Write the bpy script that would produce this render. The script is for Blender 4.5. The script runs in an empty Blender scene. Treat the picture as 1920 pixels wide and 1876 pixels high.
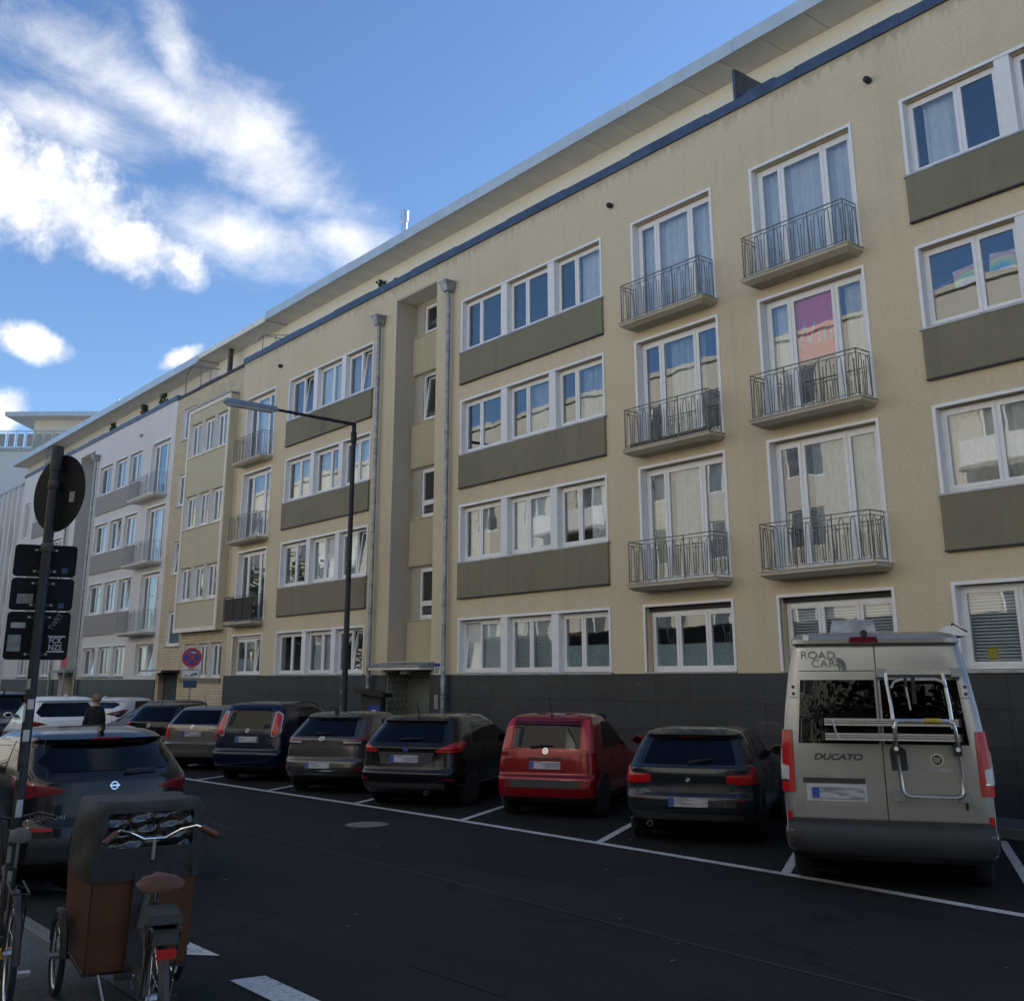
import bpy, bmesh, math, random
from mathutils import Vector, Matrix
random.seed(7)
sc = bpy.context.scene
C = sc.collection
R = math.radians
# ------------------------------------------------------------------ camera
cam_d = bpy.data.cameras.new("camera"); cam = bpy.data.objects.new("camera", cam_d); C.objects.link(cam)
cam_d.sensor_fit = 'HORIZONTAL'; cam_d.sensor_width = 36.0
cam_d.lens = 1997.66/1920*36.0
cam_d.shift_y = -210.0/1920
cam_d.clip_start = 0.05; cam_d.clip_end = 4000
YAW, PITCH, ROLL = R(-51.617), R(15.141), R(-0.121)
f = Vector((math.sin(YAW)*math.cos(PITCH), math.cos(YAW)*math.cos(PITCH), math.sin(PITCH)))
r0 = Vector((math.cos(YAW), -math.sin(YAW), 0)); u0 = r0.cross(f)
rr = r0*math.cos(ROLL)+u0*math.sin(ROLL); uu = -r0*math.sin(ROLL)+u0*math.cos(ROLL)
M = Matrix((rr, uu, -f)).transposed().to_4x4(); M.translation = Vector((0, 0, 2.14))
cam.matrix_world = M
sc.camera = cam
# ------------------------------------------------------------------ world, sun, exposure
SUN_AZ, SUN_EL = R(14), R(28)          # azimuth from +Y towards +X
w = bpy.data.worlds.new("World"); sc.world = w; w.use_nodes = True
nt = w.node_tree; nt.nodes.clear()
def N(tree, typ, **kw):
    n = tree.nodes.new(typ)
    for k, v in kw.items():
        if k.startswith('i_'): n.inputs[k[2:].replace('_', ' ')].default_value = v
        else: setattr(n, k, v)
    return n
def L(tree, a, ao, b, bi): tree.links.new(a.outputs[ao], b.inputs[bi])
def math_n(t, op, a=None, b=None, c=None, clamp=False):
    n = t.nodes.new('ShaderNodeMath'); n.operation = op; n.use_clamp = clamp
    for i, v in enumerate((a, b, c)):
        if v is None: continue
        if isinstance(v, (int, float)): n.inputs[i].default_value = v
        else: t.links.new(v, n.inputs[i])
    return n.outputs[0]
sky = N(nt, 'ShaderNodeTexSky', sky_type='NISHITA', sun_disc=False, sun_elevation=SUN_EL, sun_rotation=SUN_AZ, altitude=60, air_density=1.0, dust_density=0.55, ozone_density=2.6)
tc = N(nt, 'ShaderNodeTexCoord')
bg = N(nt, 'ShaderNodeBackground'); bg.inputs['Strength'].default_value = 0.13
out = N(nt, 'ShaderNodeOutputWorld')
def vm(t, op, a=None, b=None, s=None):
    n = t.nodes.new('ShaderNodeVectorMath'); n.operation = op
    for i, v in enumerate((a, b)):
        if v is None: continue
        if isinstance(v, (tuple, list, Vector)): n.inputs[i].default_value = v
        else: t.links.new(v, n.inputs[i])
    if s is not None: n.inputs['Scale'].default_value = s
    return n
def mixc(t, fac, a, b):
    n = t.nodes.new('ShaderNodeMix'); n.data_type = 'RGBA'
    if isinstance(fac, (int, float)): n.inputs[0].default_value = fac
    else: t.links.new(fac, n.inputs[0])
    for i, v in ((6, a), (7, b)):
        if isinstance(v, tuple): n.inputs[i].default_value = (*v[:3], 1)
        else: t.links.new(v, n.inputs[i])
    return n.outputs[2]
D_ = vm(nt, 'NORMALIZE', tc.outputs['Generated']).outputs[0]
def noise(t, vec, scale, detail=6, rough=0.55, dist=0.0, lac=2.0):
    n = t.nodes.new('ShaderNodeTexNoise'); n.inputs['Scale'].default_value = scale; n.inputs['Detail'].default_value = detail
    n.inputs['Roughness'].default_value = rough; n.inputs['Distortion'].default_value = dist; n.inputs['Lacunarity'].default_value = lac
    if vec is not None: t.links.new(vec, n.inputs['Vector'])
    return n
def smooth(t, v, a, b):
    n = t.nodes.new('ShaderNodeMapRange'); n.interpolation_type = 'SMOOTHSTEP'
    t.links.new(v, n.inputs['Value']); n.inputs['From Min'].default_value = a; n.inputs['From Max'].default_value = b
    return n.outputs['Result']
def blob(p, ax, sx, sy):
    """soft elliptical region of the sky around direction p; ax = long axis"""
    p = Vector(p).normalized(); a = Vector(ax); a = (a-p*a.dot(p)).normalized(); b = p.cross(a)
    dx = vm(nt, 'DOT_PRODUCT', D_, tuple(a)).outputs['Value']; dy = vm(nt, 'DOT_PRODUCT', D_, tuple(b)).outputs['Value']
    dz = vm(nt, 'DOT_PRODUCT', D_, tuple(p)).outputs['Value']
    q = math_n(nt, 'ADD', math_n(nt, 'POWER', math_n(nt, 'MULTIPLY', dx, 1/sx), 2.0), math_n(nt, 'POWER', math_n(nt, 'MULTIPLY', dy, 1/sy), 2.0))
    e = math_n(nt, 'SUBTRACT', 1.0, math_n(nt, 'SQRT', q))
    return math_n(nt, 'MULTIPLY', e, math_n(nt, 'GREATER_THAN', dz, 0.0))
CL = [
    ('C', (-0.8960, 0.1938, 0.3996), (0.1356, 0.9582, -0.2519), 0.085, 0.060),
    ('C', (-0.8884, 0.2751, 0.3675), (0.2525, 0.9489, -0.1891), 0.085, 0.034),
    ('C', (-0.8925, 0.2350, 0.3850), (0.20, 0.95, -0.22), 0.075, 0.045),
    ('C', (-0.8934, 0.1703, 0.4158), (0.4473, 0.5581, 0.6989), 0.040, 0.050),
    ('C', (-0.9368, 0.2137, 0.2770), (0.1860, 0.9673, -0.1728), 0.040, 0.018),
    ('C', (-0.9545, 0.2035, 0.2180), (0.2804, 0.8911, 0.3568), 0.030, 0.022),
    ('C', (-0.8995, 0.3373, 0.2778), (0.4490, 0.7282, 0.5177), 0.026, 0.010),
    ('W', (-0.8160, 0.3667, 0.4469), (0.1106, 0.8126, -0.5722), 0.190, 0.060),
    ('W', (-0.8336, 0.2732, 0.4800), (0.1924, 0.9370, -0.2914), 0.170, 0.050),
    ('W', (-0.8078, 0.4405, 0.3917), (0.3738, 0.8851, -0.2773), 0.085, 0.032),
    ('W', (-0.8128, 0.2766, 0.5127), (0.3287, -0.5410, 0.7741), 0.090, 0.030),
    ('W', (-0.8496, 0.3608, 0.3847), (0.4092, 0.9114, -0.0439), 0.120, 0.050),
    ('W', (-0.8662, 0.2053, 0.4555), (-0.1646, -0.9827, 0.0843), 0.120, 0.035),
]
def mx2(a, b): return b if a is None else math_n(nt, 'MAXIMUM', a, b)
cum = wis = None
for k_, p_, a_, sx_, sy_ in CL:
    bl_ = blob(p_, a_, sx_, sy_)
    if k_ == 'C': cum = mx2(cum, bl_)
    else: wis = mx2(wis, bl_)
wv_ = vm(nt, 'SCALE', vm(nt, 'SUBTRACT', noise(nt, D_, 7.0, 1, 0.5).outputs['Color'], (0.5, 0.5, 0.5)).outputs[0], None, 0.10).outputs[0]
Dw_ = vm(nt, 'ADD', D_, wv_).outputs[0]
puff = noise(nt, D_, 19.0, 6, 0.62)                      # billowing edges
fil = N(nt, 'ShaderNodeMapping', vector_type='POINT'); fil.inputs['Rotation'].default_value = (0.5, 0.0, 0.35); fil.inputs['Scale'].default_value = (3, 2.6, 4.6)
nt.links.new(Dw_, fil.inputs['Vector'])
strand = noise(nt, fil.outputs[0], 4.2, 6, 0.66)            # drawn-out cirrus strands
cum_m = smooth(nt, math_n(nt, 'ADD', cum, math_n(nt, 'MULTIPLY', math_n(nt, 'SUBTRACT', puff.outputs[0], 0.5), 1.75)), -0.04, 0.78)
wis_m = smooth(nt, math_n(nt, 'ADD', math_n(nt, 'MULTIPLY', wis, 1.05), math_n(nt, 'MULTIPLY', math_n(nt, 'SUBTRACT', strand.outputs[0], 0.52), 1.6)), -0.02, 1.15)
far = noise(nt, D_, 2.6, 3, 0.55)
sepd = nt.nodes.new('ShaderNodeSeparateXYZ'); nt.links.new(D_, sepd.inputs[0])
behind = smooth(nt, sepd.outputs[0], -0.45, -0.15)                # scattered fair-weather cloud over the rest of the sky
far_m = math_n(nt, 'MULTIPLY', math_n(nt, 'MULTIPLY', smooth(nt, far.outputs[0], 0.56, 0.72), 0.75), behind)
cov = math_n(nt, 'MAXIMUM', math_n(nt, 'MAXIMUM', cum_m, math_n(nt, 'MULTIPLY', wis_m, 0.74)), far_m)
shade_n = smooth(nt, puff.outputs[0], 0.62, 0.38)
ccol = mixc(nt, math_n(nt, 'MULTIPLY', shade_n, 0.55), (6.9, 6.8, 6.65), (4.0, 4.15, 4.45))
skyt = N(nt, 'ShaderNodeMix', data_type='RGBA', blend_type='MULTIPLY'); skyt.inputs[0].default_value = 1.0
L(nt, sky, 0, skyt, 6); skyt.inputs[7].default_value = (0.74, 0.86, 1.0, 1)
fin = mixc(nt, cov, skyt.outputs[2], ccol)
nt.links.new(fin, bg.inputs['Color'])
w.cycles.sampling_method = 'MANUAL'; w.cycles.sample_map_resolution = 256
L(nt, bg, 0, out, 'Surface')
sun_d = bpy.data.lights.new("sun", 'SUN'); sun_d.energy = 4.2; sun_d.angle = R(0.53); sun_d.color = (1, 0.93, 0.82)
sun = bpy.data.objects.new("sun", sun_d); C.objects.link(sun)
sdir = Vector((math.sin(SUN_AZ)*math.cos(SUN_EL), math.cos(SUN_AZ)*math.cos(SUN_EL), math.sin(SUN_EL)))
sun.rotation_euler = sdir.to_track_quat('Z', 'Y').to_euler()
vs = sc.view_settings; vs.view_transform = 'Standard'; vs.look = 'None'; vs.exposure = 0.66; vs.gamma = 1.0; vs.use_curve_mapping = False
sc.cycles.use_denoising = True
sc.cycles.max_bounces = 6; sc.cycles.diffuse_bounces = 4; sc.cycles.glossy_bounces = 3; sc.cycles.transmission_bounces = 2; sc.cycles.transparent_max_bounces = 8; sc.cycles.caustics_reflective = False; sc.cycles.caustics_refractive = False

# ------------------------------------------------------------------ materials
def mat_base(name):
    m = bpy.data.materials.new(name); m.use_nodes = True; t = m.node_tree
    b = t.nodes['Principled BSDF']; return m, t, b
def pos_out(t):
    return t.nodes.new('ShaderNodeNewGeometry').outputs['Position']
def obj_co(t):
    return t.nodes.new('ShaderNodeTexCoord').outputs['Object']
def bump(t, b, h, strength=0.3, dist=0.01):
    n = t.nodes.new('ShaderNodeBump'); n.inputs['Strength'].default_value = strength; n.inputs['Distance'].default_value = dist
    t.links.new(h, n.inputs['Height']); t.links.new(n.outputs[0], b.inputs['Normal'])
def scaled(t, vec, s):
    n = t.nodes.new('ShaderNodeMapping'); n.inputs['Scale'].default_value = s; t.links.new(vec, n.inputs['Vector']); return n.outputs[0]
def plain(name, col, rough=0.5, metal=0.0, spec=0.5, var=0.12, nscale=6.0, bmp=0.0, coat=0.0, emit=None):
    m, t, b = mat_base(name)
    b.inputs['Roughness'].default_value = rough; b.inputs['Metallic'].default_value = metal
    b.inputs['Specular IOR Level'].default_value = spec; b.inputs['Coat Weight'].default_value = coat
    p = obj_co(t); n = noise(t, p, nscale, 5, 0.6)
    lo = tuple(c*(1-var) for c in col); hi = tuple(min(1, c*(1+var)) for c in col)
    t.links.new(mixc(t, smooth(t, n.outputs[0], 0.3, 0.7), lo, hi), b.inputs['Base Color'])
    if bmp: bump(t, b, noise(t, p, nscale*12, 3).outputs[0], bmp, 0.004)
    if emit: b.inputs['Emission Color'].default_value = (*col, 1); b.inputs['Emission Strength'].default_value = emit
    return m
def stucco(name, col, dirt, grain=48, amount=0.55, rough=0.92, run=None):
    """rough render: mottling, rain streaks, grain; run = height of a coping from which dirt has run down"""
    m, t, b = mat_base(name); b.inputs['Roughness'].default_value = rough; b.inputs['Specular IOR Level'].default_value = 0.25
    p = pos_out(t)
    big = noise(t, p, 0.4, 4, 0.65); st = noise(t, scaled(t, p, (3.0, 3.0, 0.20)), 1.0, 4, 0.65)
    fine = noise(t, p, grain, 2, 0.75)
    d = math_n(t, 'ADD', math_n(t, 'MULTIPLY', smooth(t, st.outputs[0], 0.5, 0.8), 0.6), math_n(t, 'MULTIPLY', smooth(t, big.outputs[0], 0.42, 0.75), 0.55))
    d = math_n(t, 'MULTIPLY', d, amount)
    if run:
        sp = t.nodes.new('ShaderNodeSeparateXYZ'); t.links.new(p, sp.inputs[0])
        edge = noise(t, scaled(t, p, (6.0, 6.0, 0.5)), 1.0, 4, 0.7)
        dz = math_n(t, 'SUBTRACT', run, sp.outputs[2])
        reach = math_n(t, 'MULTIPLY', smooth(t, edge.outputs[0], 0.35, 0.8), 0.55)
        drip = math_n(t, 'SUBTRACT', 1.0, smooth(t, math_n(t, 'DIVIDE', dz, math_n(t, 'ADD', reach, 0.10)), 0.15, 1.0))
        d = math_n(t, 'ADD', d, math_n(t, 'MULTIPLY', drip, 0.6))
    c = mixc(t, math_n(t, 'MINIMUM', d, 1.0), col, dirt)
    c = mixc(t, math_n(t, 'MULTIPLY', smooth(t, fine.outputs[0], 0.42, 0.70), 0.42), c, tuple(x*0.6 for x in col))
    t.links.new(c, b.inputs['Base Color'])
    bump(t, b, fine.outputs[0], 0.4, 0.006)
    return m
MT = {}
MT['beige'] = stucco('beige_render', (0.705, 0.60, 0.415), (0.41, 0.35, 0.245), amount=0.45, run=13.63)
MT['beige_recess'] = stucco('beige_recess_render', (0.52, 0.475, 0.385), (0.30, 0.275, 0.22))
MT['olive'] = stucco('olive_spandrel_render', (0.255, 0.235, 0.16), (0.13, 0.12, 0.09), grain=50, amount=0.8)
MT['ochre'] = stucco('ochre_panel_render', (0.62, 0.55, 0.37), (0.45, 0.40, 0.27))
MT['white_render'] = stucco('pale_grey_render', (0.76, 0.745, 0.71), (0.62, 0.60, 0.56), amount=0.5)
MT['grey_render'] = stucco('grey_spandrel_render', (0.36, 0.345, 0.32), (0.29, 0.28, 0.26), amount=0.4)
MT['panel_yellow'] = stucco('pale_olive_render', (0.60, 0.545, 0.385), (0.45, 0.41, 0.29), amount=0.6)
MT['cream'] = stucco('cream_render', (0.70, 0.665, 0.58), (0.55, 0.52, 0.45), amount=0.4)
MT['penthouse'] = stucco('penthouse_render', (0.86, 0.81, 0.68), (0.70, 0.65, 0.53), amount=0.3)
MT['cool_white'] = stucco('cool_white_render', (0.64, 0.64, 0.63), (0.52, 0.52, 0.51), amount=0.3)
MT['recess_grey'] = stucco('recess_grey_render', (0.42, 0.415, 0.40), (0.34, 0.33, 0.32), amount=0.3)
MT['concrete'] = stucco('balcony_concrete', (0.56, 0.515, 0.41), (0.26, 0.235, 0.18), grain=45, amount=0.8)
MT['white'] = plain('white_window_paint', (0.84, 0.84, 0.84), 0.35, var=0.04)
MT['white_rev'] = plain('white_reveal_paint', (0.83, 0.83, 0.83), 0.7, var=0.03)
MT['bluegrey'] = plain('blue_grey_metal_flashing', (0.075, 0.10, 0.145), 0.45, 0.5, var=0.2, nscale=2)
MT['fascia'] = plain('zinc_fascia', (0.46, 0.54, 0.61), 0.4, 0.0, var=0.08, nscale=1.5)
MT['soffit'] = plain('soffit_board', (0.74, 0.72, 0.665), 0.8, var=0.08, nscale=2)
MT['zinc'] = plain('weathered_zinc', (0.30, 0.32, 0.33), 0.5, 0.6, var=0.3, nscale=5)
MT['sill'] = plain('zinc_sill', (0.36, 0.385, 0.41), 0.45, 0.5, var=0.2, nscale=4)
MT['iron'] = plain('painted_iron', (0.17, 0.175, 0.165), 0.5, 0.3, var=0.25, nscale=15)
MT['grey_iron'] = plain('light_grey_iron', (0.30, 0.305, 0.315), 0.5, 0.2, var=0.2, nscale=15)
MT['dark_iron'] = plain('dark_brown_iron', (0.07, 0.06, 0.055), 0.6, 0.2)
MT['black'] = plain('black_plastic', (0.012, 0.012, 0.013), 0.45, var=0.3)
MT['interior'] = plain('dim_room', (0.17, 0.155, 0.135), 0.95, var=0.3, nscale=0.6)
MT['curtain'] = plain('white_curtain', (0.72, 0.72, 0.70), 0.9, var=0.06)
MT['curtain_warm'] = plain('cream_curtain', (0.66, 0.60, 0.49), 0.9, var=0.08)
MT['curtain_grey'] = plain('grey_curtain', (0.36, 0.37, 0.37), 0.9, var=0.1)
MT['blind'] = plain('pale_blind', (0.62, 0.64, 0.63), 0.6, var=0.05)
MT['frost'] = plain('frosted_film', (0.33, 0.42, 0.42), 0.6, var=0.2, nscale=20)
MT['chrome'] = plain('chrome', (0.75, 0.76, 0.78), 0.12, 1.0, var=0.03)
MT['alu'] = plain('brushed_aluminium', (0.62, 0.63, 0.65), 0.28, 1.0, var=0.08, nscale=20)
MT['rubber'] = plain('tyre_rubber', (0.018, 0.018, 0.019), 0.85, var=0.2)
MT['trim'] = plain('dark_plastic_trim', (0.028, 0.029, 0.032), 0.6, var=0.15, nscale=10, bmp=0.1)
MT['steel_rim'] = plain('alloy_rim', (0.28, 0.285, 0.30), 0.35, 0.9, var=0.1)
MT['plate'] = None
MT['blue'] = plain('plate_blue', (0.02, 0.07, 0.32), 0.5, var=0.05)
MT['paint_white'] = None
MT['wood'] = None
MT['leather'] = plain('brown_leather', (0.075, 0.026, 0.011), 0.5, var=0.25, nscale=30, bmp=0.1)
MT['fabric_black'] = plain('black_tent_fabric', (0.02, 0.023, 0.024), 0.75, var=0.3, nscale=12, bmp=0.15)
MT['post'] = plain('grey_post_paint', (0.022, 0.026, 0.032), 0.5, 0.0, spec=0.3, var=0.25, nscale=14)
MT['sign_back'] = plain('dark_sign_back', (0.006, 0.0075, 0.011), 0.55, 0.0, spec=0.12, var=0.25, nscale=4)
MT['sticker'] = plain('faded_sticker', (0.16, 0.175, 0.18), 0.6, var=0.3, nscale=40)
MT['sticker_blue'] = plain('blue_sticker', (0.02, 0.06, 0.14), 0.6, var=0.1)
MT['sticker_white'] = plain('white_sticker', (0.42, 0.45, 0.48), 0.6, var=0.08)
MT['sign_red'] = plain('sign_red', (0.50, 0.028, 0.035), 0.4, var=0.05)
MT['sign_blue'] = plain('sign_blue', (0.022, 0.055, 0.32), 0.4, var=0.05)
MT['sign_white'] = plain('sign_white', (0.78, 0.78, 0.76), 0.5, var=0.04)
MT['lamp_glass'] = plain('lamp_cover', (0.42, 0.45, 0.47), 0.2, var=0.05)
MT['lamp_metal'] = plain('lamp_housing', (0.20, 0.24, 0.30), 0.35, 0.4, var=0.1)
MT['leaf'] = plain('leaf_green', (0.045, 0.08, 0.025), 0.6, var=0.5, nscale=30)
MT['terracotta'] = plain('dark_pot', (0.06, 0.045, 0.04), 0.8)
MT['yellow'] = plain('yellow_plastic', (0.62, 0.50, 0.03), 0.5, var=0.1)
MT['gold'] = plain('yellow_brass_sleeve', (0.50, 0.38, 0.06), 0.35, 0.5)
MT['skin'] = plain('skin', (0.50, 0.30, 0.21), 0.6, var=0.05)
MT['hair'] = plain('light_brown_hair', (0.20, 0.13, 0.07), 0.7, var=0.3, nscale=60)
MT['coat'] = plain('black_coat', (0.014, 0.013, 0.015), 0.85)
MT['pink'] = plain('red_banner', (0.80, 0.03, 0.06), 0.7, var=0.05)
MT['roofing'] = plain('pale_roofing_gravel', (0.42, 0.41, 0.38), 0.9)
MT['door_green'] = plain('grey_green_door', (0.17, 0.20, 0.185), 0.4, var=0.08)
MT['door_frame'] = plain('brass_brown_frame', (0.33, 0.26, 0.14), 0.5)
MT['door_tan'] = plain('tan_door', (0.33, 0.25, 0.14), 0.6)
MT['opp_pane'] = plain('street_side_pane', (0.16, 0.18, 0.20), 0.15, var=0.3, nscale=1.5)
MT['added_dark_band'] = plain('brown_added_band', (0.085, 0.075, 0.065), 0.5, var=0.3, nscale=0.6)
MT['saddle_grey'] = plain('worn_grey_saddle', (0.07, 0.065, 0.06), 0.5)
MT['underside'] = plain('matt_black_underside', (0.004, 0.004, 0.004), 0.95, spec=0.05)  # even near-black, matt, hardly any specular
MT['graffiti'] = plain('faded_spray_paint', (0.10, 0.105, 0.105), 0.7, var=0.4, nscale=8)
MT['orange'] = plain('orange_paint', (0.75, 0.13, 0.02), 0.6, var=0.1)
def glass_mat(name, tint=(0.92, 0.945, 0.95), f0=0.10, wob=0.13, rough=0.0, scl=1.1):
    """thin pane: Schlick mix of clear transmission and mirror, the same from both sides"""
    m = bpy.data.materials.new(name); m.use_nodes = True; t = m.node_tree; t.nodes.clear()
    o = t.nodes.new('ShaderNodeOutputMaterial'); mx = t.nodes.new('ShaderNodeMixShader')
    tr = t.nodes.new('ShaderNodeBsdfTransparent'); tr.inputs[0].default_value = (*tint, 1)
    gl = t.nodes.new('ShaderNodeBsdfGlossy'); gl.inputs['Roughness'].default_value = rough; gl.inputs[0].default_value = (0.96, 0.98, 1, 1)
    lw = t.nodes.new('ShaderNodeLayerWeight'); lw.inputs[0].default_value = 0.5
    fac = math_n(t, 'ADD', f0, math_n(t, 'MULTIPLY', math_n(t, 'POWER', lw.outputs['Facing'], 5.0), 1-f0))
    p = pos_out(t); n = noise(t, p, scl, 2, 0.4)
    bp = t.nodes.new('ShaderNodeBump'); bp.inputs['Strength'].default_value = wob; bp.inputs['Distance'].default_value = 0.02
    t.links.new(n.outputs[0], bp.inputs['Height']); t.links.new(bp.outputs[0], gl.inputs['Normal'])
    t.links.new(fac, mx.inputs[0]); t.links.new(tr.outputs[0], mx.inputs[1]); t.links.new(gl.outputs[0], mx.inputs[2])
    t.links.new(mx.outputs[0], o.inputs[0]); return m
MT['glass'] = glass_mat('window_glass')
MT['car_glass'] = glass_mat('tinted_car_glass', (0.03, 0.036, 0.044), 0.024, 0.0)
MT['clear'] = glass_mat('clear_plastic_sheet', (0.5, 0.54, 0.56), 0.07, 0.35, 0.06, 3.0)
def plate_mat():
    m, t, b = mat_base('licence_plate_face'); p = obj_co(t)
    n = noise(t, scaled(t, p, (5, 5, 26)), 1.0, 2, 0.4, 0.3)
    t.links.new(mixc(t, smooth(t, n.outputs[0], 0.40, 0.68), (0.42, 0.42, 0.46), (0.20, 0.20, 0.23)), b.inputs['Base Color']); b.inputs['Roughness'].default_value = 0.4
    return m
MT['plate'] = plate_mat()
def wood_mat():
    m, t, b = mat_base('brown_plywood'); p = obj_co(t)
    n = noise(t, scaled(t, p, (14, 14, 1.2)), 1.0, 5, 0.6, 0.4)
    t.links.new(mixc(t, n.outputs[0], (0.055, 0.020, 0.006), (0.115, 0.044, 0.014)), b.inputs['Base Color']); b.inputs['Roughness'].default_value = 0.5
    return m
MT['wood'] = wood_mat()
def asphalt(name, col, patch=0.35, crack=True):
    m, t, b = mat_base(name); p = pos_out(t); b.inputs['Roughness'].default_value = 0.88; b.inputs['Specular IOR Level'].default_value = 0.15
    fine = noise(t, p, 95, 3, 0.7); big = noise(t, p, 0.45, 5, 0.6); vor = t.nodes.new('ShaderNodeTexVoronoi'); vor.inputs['Scale'].default_value = 160; t.links.new(p, vor.inputs['Vector'])
    mid = noise(t, scaled(t, p, (0.35, 1.6, 1)), 1.0, 5, 0.6)
    c = mixc(t, smooth(t, fine.outputs[0], 0.35, 0.75), tuple(x*0.35 for x in col), tuple(x*2.1 for x in col))
    c = mixc(t, math_n(t, 'MULTIPLY', smooth(t, big.outputs[0], 0.35, 0.7), patch), c, tuple(x*1.6 for x in col))
    c = mixc(t, math_n(t, 'MULTIPLY', smooth(t, mid.outputs[0], 0.45, 0.75), 0.6), c, tuple(x*0.55 for x in col))
    if crack:
        cv = t.nodes.new('ShaderNodeTexVoronoi'); cv.feature = 'DISTANCE_TO_EDGE'; cv.inputs['Scale'].default_value = 0.22
        wv = vm(t, 'ADD', p, None); nz = noise(t, p, 1.6, 4, 0.6); sc2 = vm(t, 'SCALE', nz.outputs['Color'], None, 0.9); t.links.new(sc2.outputs[0], wv.inputs[1])
        t.links.new(wv.outputs[0], cv.inputs['Vector'])
        c = mixc(t, math_n(t, 'MULTIPLY', smooth(t, cv.outputs['Distance'], 0.012, 0.0), 0.65), c, tuple(x*0.3 for x in col))
    t.links.new(c, b.inputs['Base Color'])
    h = math_n(t, 'ADD', math_n(t, 'MULTIPLY', vor.outputs['Distance'], 0.6), fine.outputs[0])
    bump(t, b, h, 0.45, 0.006); return m
MT['asphalt'] = asphalt('road_asphalt', (0.0185, 0.0190, 0.0196))
MT['asphalt_dark'] = asphalt('parking_asphalt', (0.0145, 0.015, 0.016), 0.5)
MT['paving'] = asphalt('pavement_slabs', (0.10, 0.10, 0.098), 0.3, False)
MT['kerb'] = asphalt('kerb_granite', (0.16, 0.16, 0.155), 0.3, False)
def paint_mat():
    m, t, b = mat_base('worn_road_paint'); p = pos_out(t); b.inputs['Roughness'].default_value = 0.8
    n = noise(t, p, 26, 6, 0.75); n2 = noise(t, p, 3, 4, 0.6)
    k = math_n(t, 'ADD', math_n(t, 'MULTIPLY', n.outputs[0], 0.7), math_n(t, 'MULTIPLY', n2.outputs[0], 0.3))
    t.links.new(mixc(t, smooth(t, k, 0.36, 0.50), (0.07, 0.072, 0.077), (0.50, 0.50, 0.49)), b.inputs['Base Color']); return m
MT['paint_white'] = paint_mat()
def stone_mat():
    m, t, b = mat_base('dark_plinth_stone'); p = pos_out(t); b.inputs['Roughness'].default_value = 0.30; b.inputs['Specular IOR Level'].default_value = 0.5
    oi = t.nodes.new('ShaderNodeObjectInfo'); n = noise(t, p, 3.5, 6, 0.65); n2 = noise(t, scaled(t, p, (1.2, 1.2, 5)), 1.0, 5, 0.7)
    c = mixc(t, n.outputs[0], (0.013, 0.015, 0.017), (0.042, 0.046, 0.048))
    c = mixc(t, math_n(t, 'MULTIPLY', oi.outputs['Random'], 0.9), c, (0.032, 0.037, 0.041))
    c = mixc(t, math_n(t, 'MULTIPLY', smooth(t, n2.outputs[0], 0.62, 0.75), 0.45), c, (0.15, 0.15, 0.145))
    t.links.new(c, b.inputs['Base Color'])
    t.links.new(math_n(t, 'ADD', 0.2, math_n(t, 'MULTIPLY', n.outputs[0], 0.35)), b.inputs['Roughness']); return m
MT['stone'] = stone_mat()
def brick_mat():
    m, t, b = mat_base('yellow_clinker_brick'); b.inputs['Roughness'].default_value = 0.85
    tcn = t.nodes.new('ShaderNodeTexCoord'); sep = t.nodes.new('ShaderNodeSeparateXYZ'); t.links.new(tcn.outputs['Object'], sep.inputs[0])
    cmb = t.nodes.new('ShaderNodeCombineXYZ'); t.links.new(math_n(t, 'ADD', sep.outputs[0], sep.outputs[1]), cmb.inputs[0]); t.links.new(sep.outputs[2], cmb.inputs[1])
    bt = t.nodes.new('ShaderNodeTexBrick'); t.links.new(cmb.outputs[0], bt.inputs['Vector'])
    bt.inputs['Scale'].default_value = 1.0; bt.inputs['Brick Width'].default_value = 0.37; bt.inputs['Row Height'].default_value = 0.105; bt.inputs['Mortar Size'].default_value = 0.011; bt.inputs['Mortar Smooth'].default_value = 0.2
    bt.inputs['Color1'].default_value = (0.70, 0.585, 0.385, 1); bt.inputs['Color2'].default_value = (0.60, 0.50, 0.33, 1); bt.inputs['Mortar'].default_value = (0.40, 0.35, 0.26, 1)
    n = noise(t, pos_out(t), 1.6, 5, 0.6)
    t.links.new(mixc(t, math_n(t, 'MULTIPLY', smooth(t, n.outputs[0], 0.45, 0.75), 0.35), bt.outputs['Color'], (0.36, 0.31, 0.21)), b.inputs['Base Color'])
    bump(t, b, math_n(t, 'SUBTRACT', 1.0, bt.outputs['Fac']), 0.9, 0.012); return m
MT['brick'] = brick_mat()
def paint(name, col, metal=0.35, rough=0.32, dust=0.25):
    m, t, b = mat_base(name); p = obj_co(t); b.inputs['Metallic'].default_value = metal; b.inputs['Coat Weight'].default_value = 0.3; b.inputs['Coat Roughness'].default_value = 0.04; b.inputs['Specular IOR Level'].default_value = 0.35
    n = noise(t, p, 2.2, 6, 0.65); fl = noise(t, p, 900, 2)
    g = t.nodes.new('ShaderNodeNewGeometry'); sx = t.nodes.new('ShaderNodeSeparateXYZ'); t.links.new(p, sx.inputs[0])
    c = mixc(t, math_n(t, 'MULTIPLY', fl.outputs[0], 0.3), col, tuple(min(1, x*1.5) for x in col))
    c = mixc(t, math_n(t, 'MULTIPLY', smooth(t, n.outputs[0], 0.4, 0.75), dust*.5), c, (0.10, 0.097, 0.09))
    t.links.new(c, b.inputs['Base Color'])
    t.links.new(math_n(t, 'ADD', rough*.6, math_n(t, 'MULTIPLY', n.outputs[0], 0.10)), b.inputs['Roughness']); return m
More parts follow.
